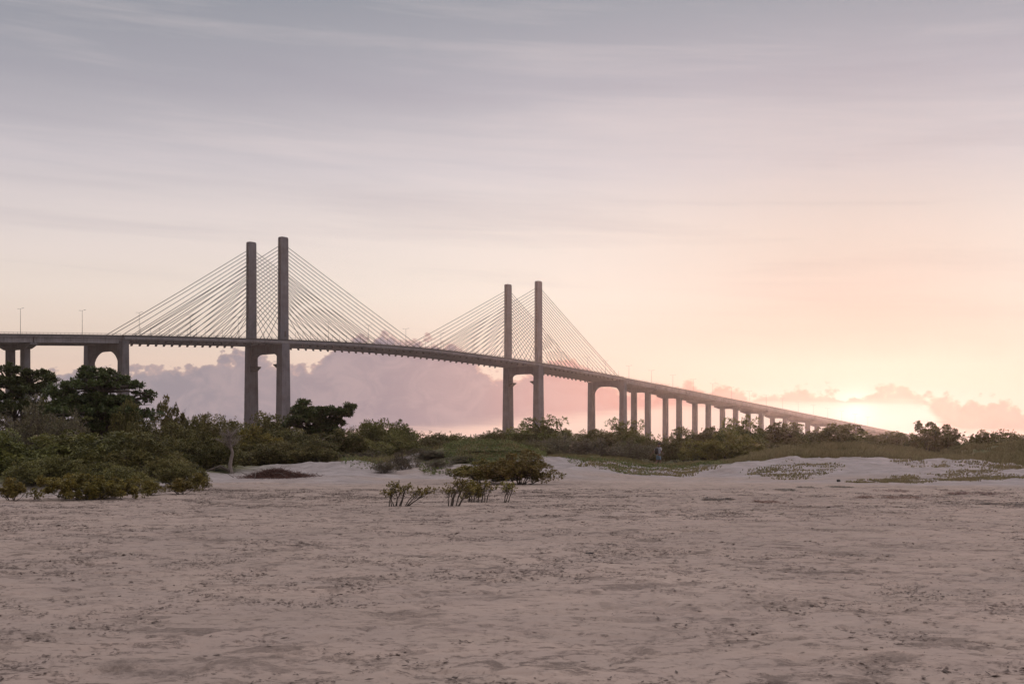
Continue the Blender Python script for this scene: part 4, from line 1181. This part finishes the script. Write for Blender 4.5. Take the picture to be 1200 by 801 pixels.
    lo = t.m('ADD', t.m('SUBTRACT', el, bt), t.m('MULTIPLY', t.m('SUBTRACT', n2, .5), .9))
    cov_b = t.ss(lo, -.25, .35)
    cov = t.m('MULTIPLY', cov_t, cov_b)
    cov = t.m('MULTIPLY', cov, t.ss(az, 20, 30, 1.0, .5))
    azp = lambda px: (ae(px, 500)[0] - a0) / (a1 - a0)
    cc = t.ramp(azn, [(azp(-300), lin((146, 142, 152))), (azp(150), lin((136, 137, 150))), (azp(330), lin((138, 134, 147))), (azp(450), lin((142, 133, 146))), (azp(560), lin((166, 143, 150))), (azp(650), lin((203, 152, 150))), (azp(760), lin((228, 156, 144))),
                     (azp(860), lin((226, 140, 124))), (azp(980), lin((236, 160, 138))), (azp(1080), lin((228, 148, 132))), (azp(1200), lin((216, 146, 136)))])
    # soft relief inside the bank and paler rims where the light comes over the top
    rel = t.noise(t.comb(t.m('MULTIPLY', az, .8), el, 7.0), .9, 6, .6, .8)
    cc = t.mix(t.ss(rel, .36, .66, 0, .38), cc, t.mix(.5, cc, lin((226, 198, 194))))
    rel2 = t.m('MULTIPLY', t.ss(t.m('SUBTRACT', vor.outputs['Distance'], t.m('MULTIPLY', puff, .4)), .05, .35), .30)
    cc = t.mix(rel2, cc, t.mix(.35, cc, lin((110, 96, 108))))
    rim = t.m('MULTIPLY', t.ss(up, .35, .0), t.ss(az, -12, 2, .25, .55))
    cc = t.mix(rim, cc, lin((240, 196, 172)))
    base = t.mix(t.m('MULTIPLY', cov, .97), base, cc)
    # bright break below the cloud where the sun stands
    base = t.mix(t.m('MULTIPLY', t.m('MULTIPLY', g_mid, t.m('SUBTRACT', 1.0, cov)), .95), base, lin((255, 250, 240)))
    core = t.m('MULTIPLY', g_core, t.m('SUBTRACT', 1.0, t.m('MULTIPLY', cov, .85)))
    # physical sky underneath the veil
    ns = t.node('ShaderNodeTexSky'); ns.sky_type = 'NISHITA'; ns.sun_disc = False
    ns.sun_elevation = R(SUN_EL); ns.sun_rotation = R(SUN_AZ); ns.dust_density = 3.0
    nish = t.vm('SCALE', ns.outputs[0]); nish.node.inputs['Scale'].default_value = .12
    colr = t.mix(.965, nish, base)
    add = t.vm('SCALE', t.comb(1.0, .93, .80)); t.put(add.node.inputs['Scale'], t.m('MULTIPLY', core, .5))
    colr = t.vm('ADD', colr, add)
    over = t.vm('SCALE', colr); t.put(over.node.inputs['Scale'], t.ss(el, 30, 65, 1.0, 1.45)); colr = over  # unseen overhead sky brightened further to light everything from above
    dim = t.m('SUBTRACT', 1.0, t.m('MULTIPLY', t.m('EXPONENT', t.m('MULTIPLY', t.m('MULTIPLY', an, an), -1 / 90.0)), .55))   # thicker air towards the sun
    sv2 = t.vm('SCALE', colr); t.put(sv2.node.inputs['Scale'], dim); colr = sv2
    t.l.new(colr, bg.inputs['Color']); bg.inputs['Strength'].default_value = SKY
    w.cycles.sampling_method = 'MANUAL'; w.cycles.sample_map_resolution = 512
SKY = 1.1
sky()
sl = bpy.data.lights.new('sun', 'SUN'); sl.energy = 1.6; sl.angle = R(1.2); sl.color = (1.0, .66, .54)
so_ = bpy.data.objects.new('sun', sl); col.objects.link(so_)
S_ = Vector((math.sin(R(SUN_AZ)) * math.cos(R(SUN_EL)), math.cos(R(SUN_AZ)) * math.cos(R(SUN_EL)), math.sin(R(SUN_EL))))
so_.rotation_euler = S_.to_track_quat('Z', 'Y').to_euler()
so_.location = S_ * 500

# ------------------------------------------------------------------ air
def haze():
    mb = MB(); mb.box((0, 0, 56.5), (1780, 1780, 60.0))
    m = bpy.data.materials.new('haze'); m.use_nodes = True; t = NT(m.node_tree)
    t.n.remove(t.n['Principled BSDF'])
    v = t.node('ShaderNodeVolumePrincipled'); v.inputs['Color'].default_value = (1.0, .86, .80, 1); v.inputs['Density'].default_value = HAZE
    v.inputs['Anisotropy'].default_value = .8
    t.l.new(v.outputs[0], t.n['Material Output'].inputs['Volume'])
    o = mb.build('haze', m); tag(o, 'warm evening haze over the beach and river', 'haze', kind='stuff')
HAZE = .00012
haze()

# ------------------------------------------------------------------ camera and output
cam = bpy.data.cameras.new('camera'); co = bpy.data.objects.new('camera', cam); col.objects.link(co)
cam.sensor_width = 36.0; cam.lens = F / 1200 * 36.0; cam.shift_y = (HOR - 400.5) / 1200
cam.clip_start = .1; cam.clip_end = 20000
co.location = (0, 0, EYE); co.rotation_euler = (R(90), 0, 0)
sc.camera = co
sc.render.engine = 'CYCLES'
cy = sc.cycles
cy.use_denoising = True
cy.max_bounces = 4; cy.diffuse_bounces = 1; cy.transmission_bounces = 2; cy.glossy_bounces = 1; cy.volume_bounces = 0; cy.transparent_max_bounces = 6
cy.sample_clamp_indirect = 1.5
cy.denoising_prefilter = 'ACCURATE'
sc.view_settings.view_transform = 'Standard'; sc.view_settings.look = 'None'; sc.view_settings.gamma = 1; sc.view_settings.exposure = 0
sc.view_settings.use_curve_mapping = False
